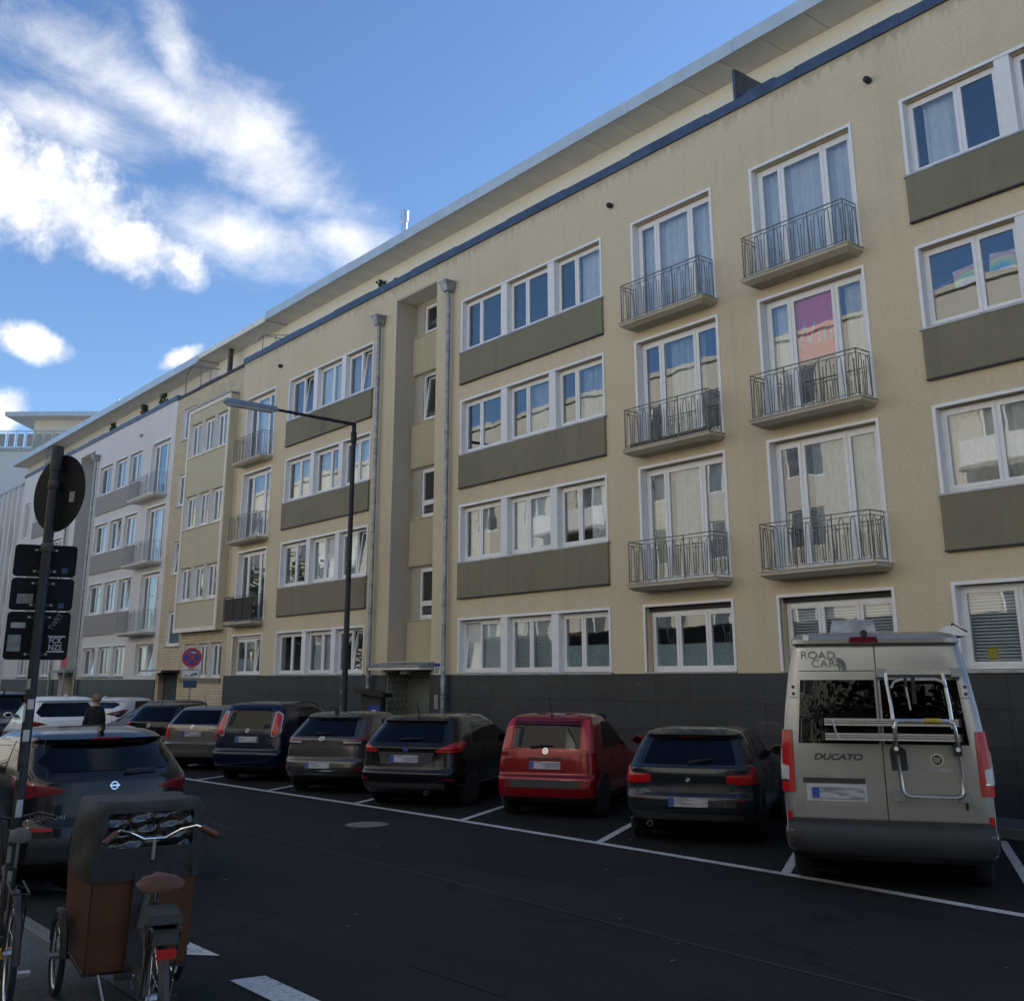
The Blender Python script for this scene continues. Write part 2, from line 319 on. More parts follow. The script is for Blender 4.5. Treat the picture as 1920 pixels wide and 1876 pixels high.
def lens_mat(name, col):
    m, t, b = mat_base(name); p = obj_co(t); b.inputs['Roughness'].default_value = 0.2; b.inputs['Coat Weight'].default_value = 0.25
    wv = t.nodes.new('ShaderNodeTexWave'); wv.inputs['Scale'].default_value = 26; wv.inputs['Distortion'].default_value = 2.0; t.links.new(p, wv.inputs['Vector'])
    t.links.new(mixc(t, wv.outputs['Fac'], tuple(x*0.55 for x in col), col), b.inputs['Base Color']); return m
MT['red_lens'] = lens_mat('red_lamp_lens', (0.55, 0.010, 0.014)); MT['dark_red_lens'] = lens_mat('dark_red_lamp_lens', (0.20, 0.014, 0.02)); MT['clear_lens'] = lens_mat('clear_lamp_lens', (0.62, 0.63, 0.66))

# ------------------------------------------------------------------ mesh helpers
class MB:
    def __init__(s): s.v = []; s.f = []
    def add(s, vs_, fs):
        o = len(s.v); s.v += [tuple(p) for p in vs_]; s.f += [tuple(i+o for i in q) for q in fs]; return s
    def box(s, x0, x1, y0, y1, z0, z1):
        return s.add([(x0, y0, z0), (x1, y0, z0), (x1, y1, z0), (x0, y1, z0), (x0, y0, z1), (x1, y0, z1), (x1, y1, z1), (x0, y1, z1)],
                     [(0, 3, 2, 1), (4, 5, 6, 7), (0, 1, 5, 4), (1, 2, 6, 5), (2, 3, 7, 6), (3, 0, 4, 7)])
    def quad(s, a, b, c, d): return s.add([a, b, c, d], [(0, 1, 2, 3)])
    def hexa(s, bot, top): return s.add(list(bot)+list(top), [(0, 3, 2, 1), (4, 5, 6, 7), (0, 1, 5, 4), (1, 2, 6, 5), (2, 3, 7, 6), (3, 0, 4, 7)])
    def prism(s, poly, ax, a, b):
        """extrude 2D polygon along axis ax ('x','y','z') from a to b"""
        def p3(p, t): return {'x': (t, p[0], p[1]), 'y': (p[0], t, p[1]), 'z': (p[0], p[1], t)}[ax]
        n = len(poly); vs_ = [p3(p, a) for p in poly]+[p3(p, b) for p in poly]
        return s.add(vs_, [tuple(range(n-1, -1, -1)), tuple(range(n, 2*n))]+[(i, (i+1) % n, n+(i+1) % n, n+i) for i in range(n)])
    def tube(s, pts, rad, n=6, cap=True, closed=False):
        pts = [Vector(p) for p in pts]; m = len(pts); rs = rad if isinstance(rad, (list, tuple)) else [rad]*m
        vs_ = []; prev = None
        for i, p in enumerate(pts):
            if closed: d = pts[(i+1) % m]-pts[i-1]
            else: d = pts[min(i+1, m-1)]-pts[max(i-1, 0)]
            d.normalize()
            if prev is None:
                a = Vector((0, 0, 1)) if abs(d.z) < 0.9 else Vector((1, 0, 0)); x = d.cross(a).normalized()
            else:
                x = (prev-d*prev.dot(d)).normalized()
            prev = x; y = d.cross(x)
            for k in range(n):
                a = 2*math.pi*(k+0.5)/n; vs_.append(p+(x*math.cos(a)+y*math.sin(a))*rs[i])
        fs = []
        for i in range(m if closed else m-1):
            j = (i+1) % m
            for k in range(n): fs.append((i*n+k, i*n+(k+1) % n, j*n+(k+1) % n, j*n+k))
        if cap and not closed: fs += [tuple(range(n-1, -1, -1)), tuple((m-1)*n+k for k in range(n))]
        return s.add(vs_, fs)
    def lathe(s, prof, n=16, ax='z', c=(0, 0, 0), caps=True):
        vs_ = []
        for (q, h) in prof:
            for k in range(n):
                a = 2*math.pi*k/n; x, y = q*math.cos(a), q*math.sin(a)
                p = {'z': (x, y, h), 'x': (h, x, y), 'y': (x, h, y)}[ax]; vs_.append((p[0]+c[0], p[1]+c[1], p[2]+c[2]))
        m = len(prof); fs = []
        for i in range(m-1):
            for k in range(n):
                q = (i*n+k, i*n+(k+1) % n, (i+1)*n+(k+1) % n, (i+1)*n+k); fs.append(q)
        if caps: fs += [tuple(range(n-1, -1, -1)), tuple((m-1)*n+k for k in range(n))]
        return s.add(vs_, fs)
    def build(s, name, mat, parent=None, smooth_angle=None, loc=None, recalc=True):
        me = bpy.data.meshes.new(name); me.from_pydata(s.v, [], s.f); me.update()
        if recalc:
            bm = bmesh.new(); bm.from_mesh(me); bmesh.ops.recalc_face_normals(bm, faces=bm.faces); bm.to_mesh(me); bm.free()
        if smooth_angle:
            for p in me.polygons: p.use_smooth = True
            me.set_sharp_from_angle(angle=R(smooth_angle))
        o = bpy.data.objects.new(name, me); C.objects.link(o)
        if mat is not None: me.materials.append(MT[mat] if isinstance(mat, str) else mat)
        if parent: o.parent = parent
        if loc: o.location = loc
        return o
def bx(name, mat, parent, *b): return MB().box(*b).build(name, mat, parent)
def tag(o, label, cat, group=None):
    o['label'] = label; o['category'] = cat
    if group: o['group'] = group
    return o
def struct(o): o['kind'] = 'structure'; return o
def thing(name, label, cat, loc=(0, 0, 0), rz=0, group=None):
    o = bpy.data.objects.new(name, None); o.empty_display_size = 0.2; C.objects.link(o); o.location = loc; o.rotation_euler = (0, 0, rz)
    return tag(o, label, cat, group)
def text_mesh(name, s, size, mat, parent, loc, rot, ext=0.001, shear=0, sx=1.0, bold=0.0, align='LEFT'):
    cu = bpy.data.curves.new(name, 'FONT'); cu.body = s; cu.size = size; cu.extrude = ext; cu.shear = shear; cu.offset = bold; cu.align_x = align
    o = bpy.data.objects.new(name, cu); C.objects.link(o)
    dg = bpy.context.evaluated_depsgraph_get(); me = bpy.data.meshes.new_from_object(o.evaluated_get(dg))
    bpy.data.objects.remove(o); bpy.data.curves.remove(cu)
    ob = bpy.data.objects.new(name, me); C.objects.link(ob); me.materials.clear(); me.materials.append(MT[mat])
    ob.parent = parent; ob.location = loc; ob.rotation_euler = rot; ob.scale = (sx, 1, 1); return ob
# ------------------------------------------------------------------ ground, road, pavements
FY = 16.2
def sheet(name, poly, z, mat, parent=None):
    return MB().add([(x, y, z) for x, y in poly], [tuple(range(len(poly)))]).build(name, mat, parent)
struct(sheet('ground', [(-900, -900), (900, -900), (900, 900), (-900, 900)], -0.02, 'asphalt'))
road = struct(sheet('road', [(-200, 3.0), (60, 3.0), (60, 15.0), (-200, 15.0)], 0.0, 'asphalt'))
EDGE = [(10.0, 10.40), (-5.46, 10.38), (-8.26, 10.42), (-11.5, 10.36), (-14.6, 10.28), (-17.5, 10.14), (-20.2, 9.96), (-23.5, 9.76), (-30, 9.60), (-40, 9.50), (-75, 9.4)]
struct(sheet('parking_bays', EDGE+[(-75, 14.95), (10, 14.95)], 0.004, 'asphalt_dark'))
m = MB()
for (a, b) in zip(EDGE, EDGE[1:]): m.quad((a[0], a[1]-.07, .008), (b[0], b[1]-.07, .008), (b[0], b[1]+.07, .008), (a[0], a[1]+.07, .008))
m.build('edge_line', 'paint_white', road)
def edge_y(x):
    for a, b in zip(EDGE, EDGE[1:]):
        if b[0] <= x <= a[0]: return a[1]+(b[1]-a[1])*(x-a[0])/(b[0]-a[0])
    return 9.5
BAY_DIR = Vector((-0.535, 0.845, 0))
for i in range(14):
    x = -8.29-3.02*i+(3.02 if i == 13 else 0)*0
    p = Vector((x, edge_y(x)+.07, .0085)); nrm = Vector((0.845, 0.535, 0))*0.055
    q = p+BAY_DIR*5.0
    MB().quad(p-nrm, p+nrm, q+nrm, q-nrm).build('bay_line', 'paint_white', road)
p = Vector((-5.3, 10.46, .0085)); q = p+BAY_DIR*5; nrm = Vector((0.845, 0.535, 0))*0.055
MB().quad(p-nrm, p+nrm, q+nrm, q-nrm).build('bay_line', 'paint_white', road)
for (a, b) in (((-8.06, 3.74), (-6.2, 4.02)), ((-9.75, 3.62), (-8.78, 3.98)), ((-11.4, 3.55), (-10.5, 3.9)), ((-13.2, 3.5), (-12.3, 3.85))):
    sheet('dash_marking', [(a[0], a[1]), (b[0]-.35, a[1]+.02), (b[0], b[1]), (a[0]+.05, b[1]-.02)], .008, 'paint_white', road)
mh = MB().lathe([(0.31, 0.0), (0.31, 0.010), (0.0, 0.010)], 24, c=(-14.8, 8.93, 0.001), caps=False)
mo = mh.build('manhole_cover', 'iron', None); tag(mo, 'round iron manhole cover in the road before the red car', 'manhole cover')
MB().lathe([(0.34, 0.0), (0.34, 0.006), (0.31, 0.006)], 24, c=(-14.8, 8.93, 0.001), caps=False).build('frame_ring', 'trim', mo)
# pavements with kerb stones
pv = struct(bx('pavement_by_facade', 'paving', None, -80, 20, 15.12, 16.19, 0.0, 0.12))
me_k = None
for i in range(26):
    o = MB().box(-.995, 0, 0, .15, 0, .125).build('kerb_stone', 'kerb', pv) if me_k is None else bpy.data.objects.new('kerb_stone', me_k)
    if me_k is None: me_k = o.data
    else: C.objects.link(o); o.parent = pv
    o.location = (-3-i*1.0, 14.97, 0)
pn = struct(bx('near_pavement', 'paving', None, -120, 40, -4.0, 2.95, 0.0, 0.06))
me_k2 = None
for i in range(18):
    if me_k2 is None: o = MB().box(-.995, 0, 0, .14, 0, .065).build('kerb_stone', 'kerb', pn); me_k2 = o.data
    else: o = bpy.data.objects.new('kerb_stone', me_k2); C.objects.link(o); o.parent = pn
    o.location = (-3-i*1.0, 2.955, 0)

# ------------------------------------------------------------------ facade kit
def wall_openings(x0, x1, z0, z1, y, ops, depth=0.22):
    """front sheet at plane y facing -Y with rectangular openings (x0,x1,z0,z1,depth,closed)"""
    mb = MB()
    xs = sorted({round(v, 4) for o in ops for v in o[:2] if x0 < v < x1} | {x0, x1}); zs = sorted({round(v, 4) for o in ops for v in o[2:4] if z0 < v < z1} | {z0, z1})
    for a, b in zip(xs, xs[1:]):
        run = None
        for c, d in zip(zs, zs[1:]):
            mx, mz = (a+b)/2, (c+d)/2
            if any(o[0] < mx < o[1] and o[2] < mz < o[3] for o in ops): continue
            mb.quad((a, y, c), (b, y, c), (b, y, d), (a, y, d))
    for o in ops:
        a, b, c, d = o[:4]; dp = o[4] if len(o) > 4 and o[4] else depth; Y = y+dp
        mb.quad((a, y, c), (a, y, d), (a, Y, d), (a, Y, c)); mb.quad((b, y, c), (b, Y, c), (b, Y, d), (b, y, d))
        mb.quad((a, y, d), (b, y, d), (b, Y, d), (a, Y, d)); mb.quad((a, y, c), (a, Y, c), (b, Y, c), (b, y, c))
        if len(o) > 5 and o[5]: mb.quad((a, Y, c), (b, Y, c), (b, Y, d), (a, Y, d))
    return mb
def ring(mb, x0, x1, z0, z1, t, y0, y1):
    mb.box(x0, x0+t, y0, y1, z0, z1); mb.box(x1-t, x1, y0, y1, z0, z1); mb.box(x0+t, x1-t, y0, y1, z1-t, z1); mb.box(x0+t, x1-t, y0, y1, z0, z0+t)
def curtain_mesh(x0, x1, z0, z1, y, amp=0.03, per=0.13):
    n = max(6, int((x1-x0)/0.035)); ph = random.random()*6; vs_ = []
    for i in range(n+1):
        x = x0+(x1-x0)*i/n; o = amp*math.sin(x*2*math.pi/per+ph)+amp*.5*math.sin(x*2*math.pi/(per*2.7)+ph*2)
        vs_ += [(x, y+o, z0), (x, y+o*.7, z1)]
    return MB().add(vs_, [(2*i, 2*i+2, 2*i+3, 2*i+1) for i in range(n)])
def window(parent, x0, x1, z0, z1, y, splits=(0.5,), tilt=(), cur=None, fmat='white', fw=0.055, sw=0.06, trans=None, name='window'):
    """white casement window; y = outer face of the frame; splits = sash borders as fractions"""
    mb = MB(); g = 0.004
    ring(mb, x0+g, x1-g, z0+g, z1-g, fw, y, y+.07)
    xs = [x0+fw]+[x0+(x1-x0)*s for s in splits]+[x1-fw]
    panes = []
    for i in range(len(xs)-1):
        a, b = xs[i], xs[i+1]
        if i > 0: a += .012
        if i < len(xs)-2: b -= .012
        za, zb = z0+fw, z1-fw
        secs = [(za, zb)] if not trans else [(za, za+(zb-za)*trans), (za+(zb-za)*trans+.02, zb)]
        for (c, d) in secs:
            if i in tilt:
                t = MB(); ring(t, a, b, 0, d-c, sw, -.012, .04)
                ang = 0.11; vs_ = []
                for vx, vy, vz in t.v: vs_.append((vx, y+vy*math.cos(ang)+vz*math.sin(ang), c+vz*math.cos(ang)-vy*math.sin(ang)))
                mb.add(vs_, t.f)
                pz = MB().box(a+sw, b-sw, .005, .02, sw, d-c-sw)
                pz.v = [(vx, y+vy*math.cos(ang)+vz*math.sin(ang), c+vz*math.cos(ang)-vy*math.sin(ang)) for vx, vy, vz in pz.v]
                panes.append(pz)
            else:
                ring(mb, a, b, c, d, sw, y-.012, y+.045)
                panes.append(MB().box(a+sw, b-sw, y+.008, y+.024, c+sw, d-sw))
        if i > 0: mb.box(xs[i]-.012, xs[i]+.012, y+.002, y+.06, z0+fw, z1-fw)
    if trans: mb.box(x0+fw, x1-fw, y+.002, y+.06, za+(zb-za)*trans-.001, za+(zb-za)*trans+.021)
    w_ = mb.build(name, fmat, parent)
    for pz in panes: pz.build('pane', 'glass', w_)
    yc = y+.16
    if cur:
        for c in (cur if isinstance(cur, (list, tuple)) else [cur]):
            k, *a = c.split(':'); lo, hi = (float(a[0]), float(a[1])) if len(a) > 1 else (0.0, 1.0)
            xa, xb = x0+.06+(x1-x0-.12)*lo, x0+.06+(x1-x0-.12)*hi
            if k == 'c': curtain_mesh(xa, xb, z0+.05, z1-.03, yc).build('curtain', 'curtain', w_, 60, recalc=False)
            elif k == 'w': curtain_mesh(xa, xb, z0+.05, z1-.03, yc).build('curtain', 'curtain_warm', w_, 60, recalc=False)
            elif k == 'g': curtain_mesh(xa, xb, z0+.05, z1-.03, yc, .025, .09).build('curtain', 'curtain_grey', w_, 60, recalc=False)
            elif k == 'b':
                t = MB(); nz = int((z1-z0-.15)/.05)
                for q in range(nz): zz = z0+.08+q*.05; t.add([(xa, yc-.1, zz), (xb, yc-.1, zz), (xb, yc-.065, zz+.036), (xa, yc-.065, zz+.036)], [(0, 1, 2, 3)])
                t.build('blind', 'blind', w_)
            elif k == 's': MB().box(xa, xb, yc-.08, yc-.075, z0+(z1-z0)*0.05, z0+(z1-z0)*(float(a[2]) if len(a) > 2 else 1)).build('roller_blind', 'blind', w_)
            elif k == 'f': MB().box(xa, xb, yc-.12, yc-.117, z0+.1, z0+(z1-z0)*.45).build('frosted_film', 'frost', w_)
    return w_
def band(parent, x0, x1, z0, z1, y, ops, piers, splits, curs, tilts, surround='white', sillmat='sill', spand=None, spmat='olive', trimx=.0):
    """row of three casements inside one white surround, metal sill, spandrel panel below"""
    m = MB(); t = .055
    m.box(x0-t, x0, y-.028, y+.02, z0, z1+t); m.box(x1, x1+t, y-.028, y+.02, z0, z1+t); m.box(x0, x1, y-.028, y+.02, z1, z1+t)
    m.build('window_surround', surround, parent)
    bx('reveal', 'white_rev', parent, x0-.001, x0+.012, y-.029, y+.16, z0, z1)
    for a, b in piers: MB().box(a, b, y-.012, y+.215, z0, z1-.002).build('mullion_pier', 'white_rev', parent)
    for i, (a, b) in enumerate(ops): window(parent, a, b, z0+.01, z1-.012, y+.135, (splits[i],) if splits[i] else (), tilts[i], curs[i])
    MB().hexa([(x0-.10, y-.075, z0-.045), (x1+.10, y-.075, z0-.045), (x1+.10, y+.1, z0-.045), (x0-.10, y+.1, z0-.045)], [(x0-.10, y-.075, z0-.012), (x1+.10, y-.075, z0-.012), (x1+.10, y+.1, z0+.006), (x0-.10, y+.1, z0+.006)]).build('sill', sillmat, parent)
    if spand:
        sp = MB().box(x0-.06, x1+.06, y-.065, y+.05, spand+.03, z0-.048).build('spandrel_panel', spmat, parent)
        bx('drip_edge', 'trim' if spmat == 'olive' else 'zinc', sp, x0-.062, x1+.062, y-.078, y+.04, spand, spand+.028)
def hairpin_rail(x0, x1, yb, yf, zb, zt, simple=False, r=.0085):
    """balcony railing on three sides: rails, posts and bent hairpin bars"""
    mb = MB()
    path = [(x0, yb), (x0, yf), (x1, yf), (x1, yb)]
    for z, q in ((zt, .014), (zt-.075, .009), (zb+.045, .009)):
        mb.tube([(px, py, z) for px, py in path], q, 4)
    for px, py in ((x0, yf), (x1, yf), (x0+(x1-x0)/3, yf), (x0+2*(x1-x0)/3, yf)): mb.tube([(px, py, zb-.02), (px, py, zt)], .013, 4)
    for px in (x0, x1): mb.tube([(px, yb-.02, zb), (px, yb-.02, zt)], .012, 4)
    def run(a, b):
        ln = math.dist(a, b)
        if simple:
            n = max(2, round(ln/.115))
            for i in range(1, n):
                t = i/n; x, yy = a[0]+(b[0]-a[0])*t, a[1]+(b[1]-a[1])*t
                mb.tube([(x, yy, zb+.045), (x, yy, zt-.075)], r, 4)
            return
        n = max(1, round(ln/.235)); st = 1/n
        for i in range(n):
            c = (i+.5)*st; hw = st*.30; tw = st*.16; pts = []
            lo, hi = zb+.05, zt-.08
            for t, z in ((c-hw, lo), (c-tw*1.15, hi-.07), (c-tw*.7, hi-.015), (c, hi), (c+tw*.7, hi-.015), (c+tw*1.15, hi-.07), (c+hw, lo)):
                pts.append((a[0]+(b[0]-a[0])*t, a[1]+(b[1]-a[1])*t, z))
            mb.tube(pts, r, 4)
            t = c+st*.5
            if i < n-1 or True:
                tt = min(t, 1-.02); mb.tube([(a[0]+(b[0]-a[0])*tt, a[1]+(b[1]-a[1])*tt, lo), (a[0]+(b[0]-a[0])*tt, a[1]+(b[1]-a[1])*tt, hi-.1)], r, 4)
    for a, b in zip(path, path[1:]): run(a, b)
    return mb
def balcony(parent, x0, x1, z, y, slabmat='concrete', railmat='iron', simple=False, panel=None, pot=False, dep=.47):
    yf = y-dep; e = .06
    s = MB(); s.hexa([(x0-e+.1, yf+.12, z-.145), (x1+e-.1, yf+.12, z-.145), (x1+e-.1, y+.02, z-.145), (x0-e+.1, y+.02, z-.145)], [(x0-e, yf, z-.075), (x1+e, yf, z-.075), (x1+e, y+.02, z-.075), (x0-e, y+.02, z-.075)])
    s.box(x0-e, x1+e, yf, y+.02, z-.0745, z-.02); s.box(x0-e-.02, x1+e+.02, yf-.02, y+.018, z-.0195, z)
    o = s.build('balcony', slabmat, parent)
    hairpin_rail(x0-.0, x1+.0, y, yf+.03, z+.01, z+.86, simple).build('railing', railmat, o)
    if panel: bx('privacy_cloth', panel, o, x0+.02, x1-.02, yf+.045, yf+.05, z+.06, z+.80)
    if pot:
        for k in range(2): bx('planter', 'terracotta', o, x0+.1+k*1.15, x0+1.15+k*1.1, yf+.06, yf+.2, z, z+.10)
def french(parent, x0, x1, z0, z1, y, cur=None, splits=(.26, .70), tilt=(), surround='white'):
    m = MB(); t = .055
    m.box(x0-t, x0, y-.028, y+.02, z0, z1+t); m.box(x1, x1+t, y-.028, y+.02, z0, z1+t); m.box(x0, x1, y-.028, y+.02, z1, z1+t)
    m.build('window_surround', surround, parent)
    bx('reveal', 'white_rev', parent, x0-.001, x0+.012, y-.029, y+.18, z0, z1)
    window(parent, x0+.02, x1-.02, z0+.02, z1-.012, y+.15, splits, tilt, cur, name='balcony_door', fw=.07, sw=.065)
def pipe(parent, x, y, ztop, zbot=0.15, mat='zinc', hop=True):
    m = MB(); m.tube([(x, y, zbot), (x, y, ztop-.55), (x-.01, y, ztop-.42), (x, y-.03, ztop-.3), (x, y-.03, ztop-.22)], .062, 10)
    for z in (1.6, 3.9, 6.2, 8.5, 10.8): m.lathe([(.064, z), (.074, z+.01), (.074, z+.06), (.064, z+.07)], 10, c=(x, y, 0), caps=False)
    o = m.build('downpipe', mat, parent, 45)
    if hop:
        MB().hexa([(x-.10, y-.14, ztop-.26), (x+.10, y-.14, ztop-.26), (x+.10, y+.08, ztop-.26), (x-.10, y+.08, ztop-.26)], [(x-.17, y-.22, ztop), (x+.17, y-.22, ztop), (x+.17, y+.12, ztop), (x-.17, y+.12, ztop)]).box(x-.18, x+.18, y-.23, y+.13, ztop+.0005, ztop+.04).build('rain_hopper', mat, o)
    return o
# ------------------------------------------------------------------ long beige apartment building
T = [12.11, 9.27, 6.43, 3.53]; S = [10.68, 7.84, 5.01, 2.23]; P_ = [9.75, 6.91, 4.06]; BZ = [9.66, 6.82, 3.98]; G = 2.20
def shell(parent, x0, x1, y, z1, back=27.0, floors=(2.0, 4.0, 6.85, 9.68, 12.5)):
    m = MB()
    for z in floors: m.box(x0+.05, x1-.05, y+.84, back-1, z-.12, z)
    m.box(x0+.05, x1-.05, y+3.0, y+3.1, .1, z1-.3)
    m.build('interior', 'interior', parent)
    m = MB(); m.box(x0, x0+.04, y+.02, back, 0, z1); m.box(x1-.04, x1, y+.02, back, 0, z1); m.box(x0, x1, back, back+.1, 0, z1); m.box(x0, x1, y+.3, back, z1-.35, z1-.25)
    m.build('rear_walls', 'cream', parent)
def plinth(parent, x0, x1, y, z1, skip, w=.92, rows=4, proud=.03, mat='stone'):
    n = max(1, round((x1-x0)/w)); w = (x1-x0)/n; h = z1/rows; g = .0012; cache = {}
    for i in range(n):
        for j in range(rows):
            a, b = x0+i*w, x0+(i+1)*w
            if any(a < s1 and b > s0 for s0, s1 in skip):
                cut = [(a, b)]
                for s0, s1 in skip:
                    nc = []
                    for c, d in cut:
                        if d <= s0 or c >= s1: nc.append((c, d)); continue
                        if c < s0-.05: nc.append((c, s0))
                        if d > s1+.05: nc.append((s1, d))
                    cut = nc
            else: cut = [(a, b)]
            for c, d in cut:
                key = round(d-c, 3)
                if key not in cache:
                    q = d-c-g; hh = h-g; e = .0015
                    mb = MB().hexa([(0, 0, 0), (q, 0, 0), (q, 0, hh), (0, 0, hh)], [(e, -proud, e), (q-e, -proud, e), (q-e, -proud, hh-e), (e, -proud, hh-e)])
                    o = mb.build('plinth_slab', mat, parent); cache[key] = o.data
                else: o = bpy.data.objects.new('plinth_slab', cache[key]); C.objects.link(o); o.parent = parent
                o.location = (c+g/2, y-.001, j*h+g/2)
def roof(parent, x0, x1, yf, yw, zb, zt, seg=3.4, fmat='fascia', sseg=1.13, back=27.0, wallz=13.2, wmat='penthouse', step=0.0):
    bx('roof_slab', 'roofing', parent, x0, x1, yf+.03, back, zb+.02, zt-.01)
    n = max(1, round((x1-x0)/seg)); w = (x1-x0)/n
    for i in range(n): MB().box(x0+i*w+.006, x0+(i+1)*w-.006, yf-(.004 if i % 2 else 0), yf+.028, zb, zt+(.006 if i % 2 else 0)).build('fascia_panel', fmat, parent)
    n = max(1, round((x1-x0)/sseg)); w = (x1-x0)/n; me = None
    for i in range(n):
        if me is None: o = MB().box(.009, w-.009, yf+.032, yw+.02, zb+.002, zb+.018).build('soffit_panel', 'soffit', parent); me = o.data
        else: o = bpy.data.objects.new('soffit_panel', me); C.objects.link(o); o.parent = parent
        o.location = (x0+i*w, 0, 0)
    bx('penthouse_wall', wmat, parent, x0, x1, yw, yw+.2, wallz, zb)
def coping(parent, x0, x1, y, z0, z1, mat='bluegrey', seg=2.3):
    n = max(1, round((x1-x0)/seg)); w = (x1-x0)/n
    for i in range(n): MB().box(x0+i*w+.003, x0+(i+1)*w-.003, y-.055-(.004 if i % 2 else 0), y+.34, z0, z1+(.02 if i % 2 else 0)).build('coping', mat, parent)
    bx('terrace_floor', 'roofing', parent, x0, x1, y+.35, y+1.3, z0-.33, z0-.27)

MBd = thing('apartment_building', 'long beige rendered apartment block with olive spandrels and number 37 entrance', 'building', (0, 0, 0))
X0, X1 = -36.85, -2.0
bands = {'A': [(-9.11, -7.40), (-7.14, -5.50), (-5.24, -3.60)], 'D': [(-22.61, -20.90), (-20.64, -19.0), (-18.75, -17.09)], 'E': [(-32.88, -31.14), (-30.88, -29.26), (-29.0, -27.35)]}
fr = {'B': (-12.55, -10.23), 'C': (-15.99, -13.68), 'F': (-36.27, -34.02)}
ops = []
for k, o in bands.items():
    for i in range(4): ops.append((o[0][0], o[2][1], S[i], T[i]))
for k, (a, b) in fr.items():
    for i in range(3): ops.append((a, b, BZ[i], T[i]))
    ops.append((a, b, S[3], T[3]))
RX0, RX1 = -26.05, -23.90
ops.append((RX0, RX1, 2.55, 13.16, 0.72, False)); ops.append((RX0, RX1, 0.02, 2.34, 0.72, False))
wall_openings(X0, X1, 0, 13.63, FY, ops, .23).build('wall', 'beige', MBd)
shell(MBd, X0, X1, FY, 13.6)
plinth(MBd, X0, X1, FY, G, [(RX0, RX1)])
curD = [[None, None, 'c:.45:1'], [None, 'g:.3:1', 'g:.4:1'], ['w:0:.5', 's', 'c:.5:1'], ['s:0:1', 'b', 'f']]
splD = [[.40, .42, .42], [.42, .42, .38], [.42, .42, .40], [.42, .46, .42]]
tilD = [[(), (), ()], [(), (), ()], [(), (), ()], [(0,), (), ()]]
curE = [[None, 's', 'g'], ['w', 'w:0:.6', 'c'], [None, 's:0:1', 'c:0:.4'], [None, 's:.1:.9', None]]
tilE = [[(1,), (), (1,)], [(), (), ()], [(), (1,), (1,)], [(), (), (1,)]]
splE = [[.5, .55, .5], [.5, .6, .5], [.5, .5, .55], [.5, .55, .5]]
curA = [['c:.1:.55', None, 'c'], [None, 'c', None], ['w', 'w', 'c'], ['b:.0:.55', 'b', None]]
splA = [[.56, .5, .5]]*4
for k, cu, ti, sp in (('A', curA, [[(), (), ()]]*4, splA), ('D', curD, tilD, splD), ('E', curE, tilE, splE)):
    o = bands[k]; piers = [(o[0][1], o[1][0]), (o[1][1], o[2][0])]
    for i in range(4):
        band(MBd, o[0][0], o[2][1], S[i], T[i], FY, o, piers, sp[i], cu[i], ti[i], spand=P_[i] if i < 3 else None)
curF = {'B': ['c', ['c:0:.2', 'w:.75:1'], ['g:.3:1'], 'b'], 'C': ['c', ['g:.3:.75'], ['w:0:.25', 'g:.3:1'], 'f'], 'F': ['c:.2:.5', 'g', None, 'f:.0:.6']}
for k, (a, b) in fr.items():
    for i in range(3):
        french(MBd, a, b, BZ[i], T[i], FY, curF[k][i])
        balcony(MBd, a, b, BZ[i], FY, railmat='iron' if not (k == 'F' and i == 2) else 'dark_iron', simple=(k == 'F'), panel='dark_iron' if (k == 'F' and i == 2) else None, pot=(k == 'C' and i == 1))
    m = MB(); t = .055
    m.box(a-t, a, FY-.028, FY+.02, S[3], T[3]+t); m.box(b, b+t, FY-.028, FY+.02, S[3], T[3]+t); m.box(a, b, FY-.028, FY+.02, T[3], T[3]+t)
    m.build('window_surround', 'white', MBd)
    window(MBd, a+.02, b-.02, S[3], T[3]-.09, FY+.16, (.33, .68), (2,) if k == 'F' else (), curF[k][3])
    bx('roller_shutter_box', 'trim' if k != 'F' else 'white', MBd, a+.01, b-.01, FY+.10, FY+.22, T[3]-.085, T[3]-.005)
    bx('sill', 'sill', MBd, a-.04, b+.04, FY-.05, FY+.1, S[3]-.028, S[3]-.004)
# pieces in the windows: red banner with pale letters, rainbow drawings, string line, dream catchers, yellow cup
bn = bx('red_banner', 'pink', MBd, -11.93, -11.02, FY+.222, FY+.226, 7.9, 9.15)
text_mesh('banner_lettering', 'mW', .62, 'sticker_white', bn, (-11.08, FY+.2205, 8.2), (R(90), 0, R(0)), .001, sx=-0.8)
def rainbow_mat():
    m, t, b = mat_base('rainbow_drawing'); p = obj_co(t)
    v = vm(t, 'LENGTH', vm(t, 'SUBTRACT', p, (0.0, 0.0, -.30)).outputs[0]).outputs['Value']
    cr = t.nodes.new('ShaderNodeValToRGB'); t.links.new(math_n(t, 'MULTIPLY', math_n(t, 'SUBTRACT', v, .12), 2.6), cr.inputs[0])
    e = cr.color_ramp.elements; e[0].color = (.55, .2, .6, 1); e[1].color = (.8, .75, .8, 1)
    for q, c in ((.2, (.15, .35, .8, 1)), (.4, (.2, .65, .35, 1)), (.6, (.85, .75, .15, 1)), (.8, (.85, .3, .4, 1))): el = e.new(q); el.color = c
    t.links.new(cr.outputs[0], b.inputs['Base Color']); return m
MT['rainbow'] = rainbow_mat()
for k, (x, z) in enumerate(((-8.42, 8.63), (-7.78, 8.70))):
    o = MB().box(-.22, .22, 0, .004, -.15, .15).build('rainbow_drawing', 'rainbow', MBd); o.location = (x, FY+.21, z); o.rotation_euler = (0, R(-6+12*k), 0)
MB().tube([(-9.0, FY+.205, 8.55), (-8.3, FY+.205, 8.72), (-7.5, FY+.205, 8.86)], .006, 4).build('string_line', 'sticker_white', MBd)
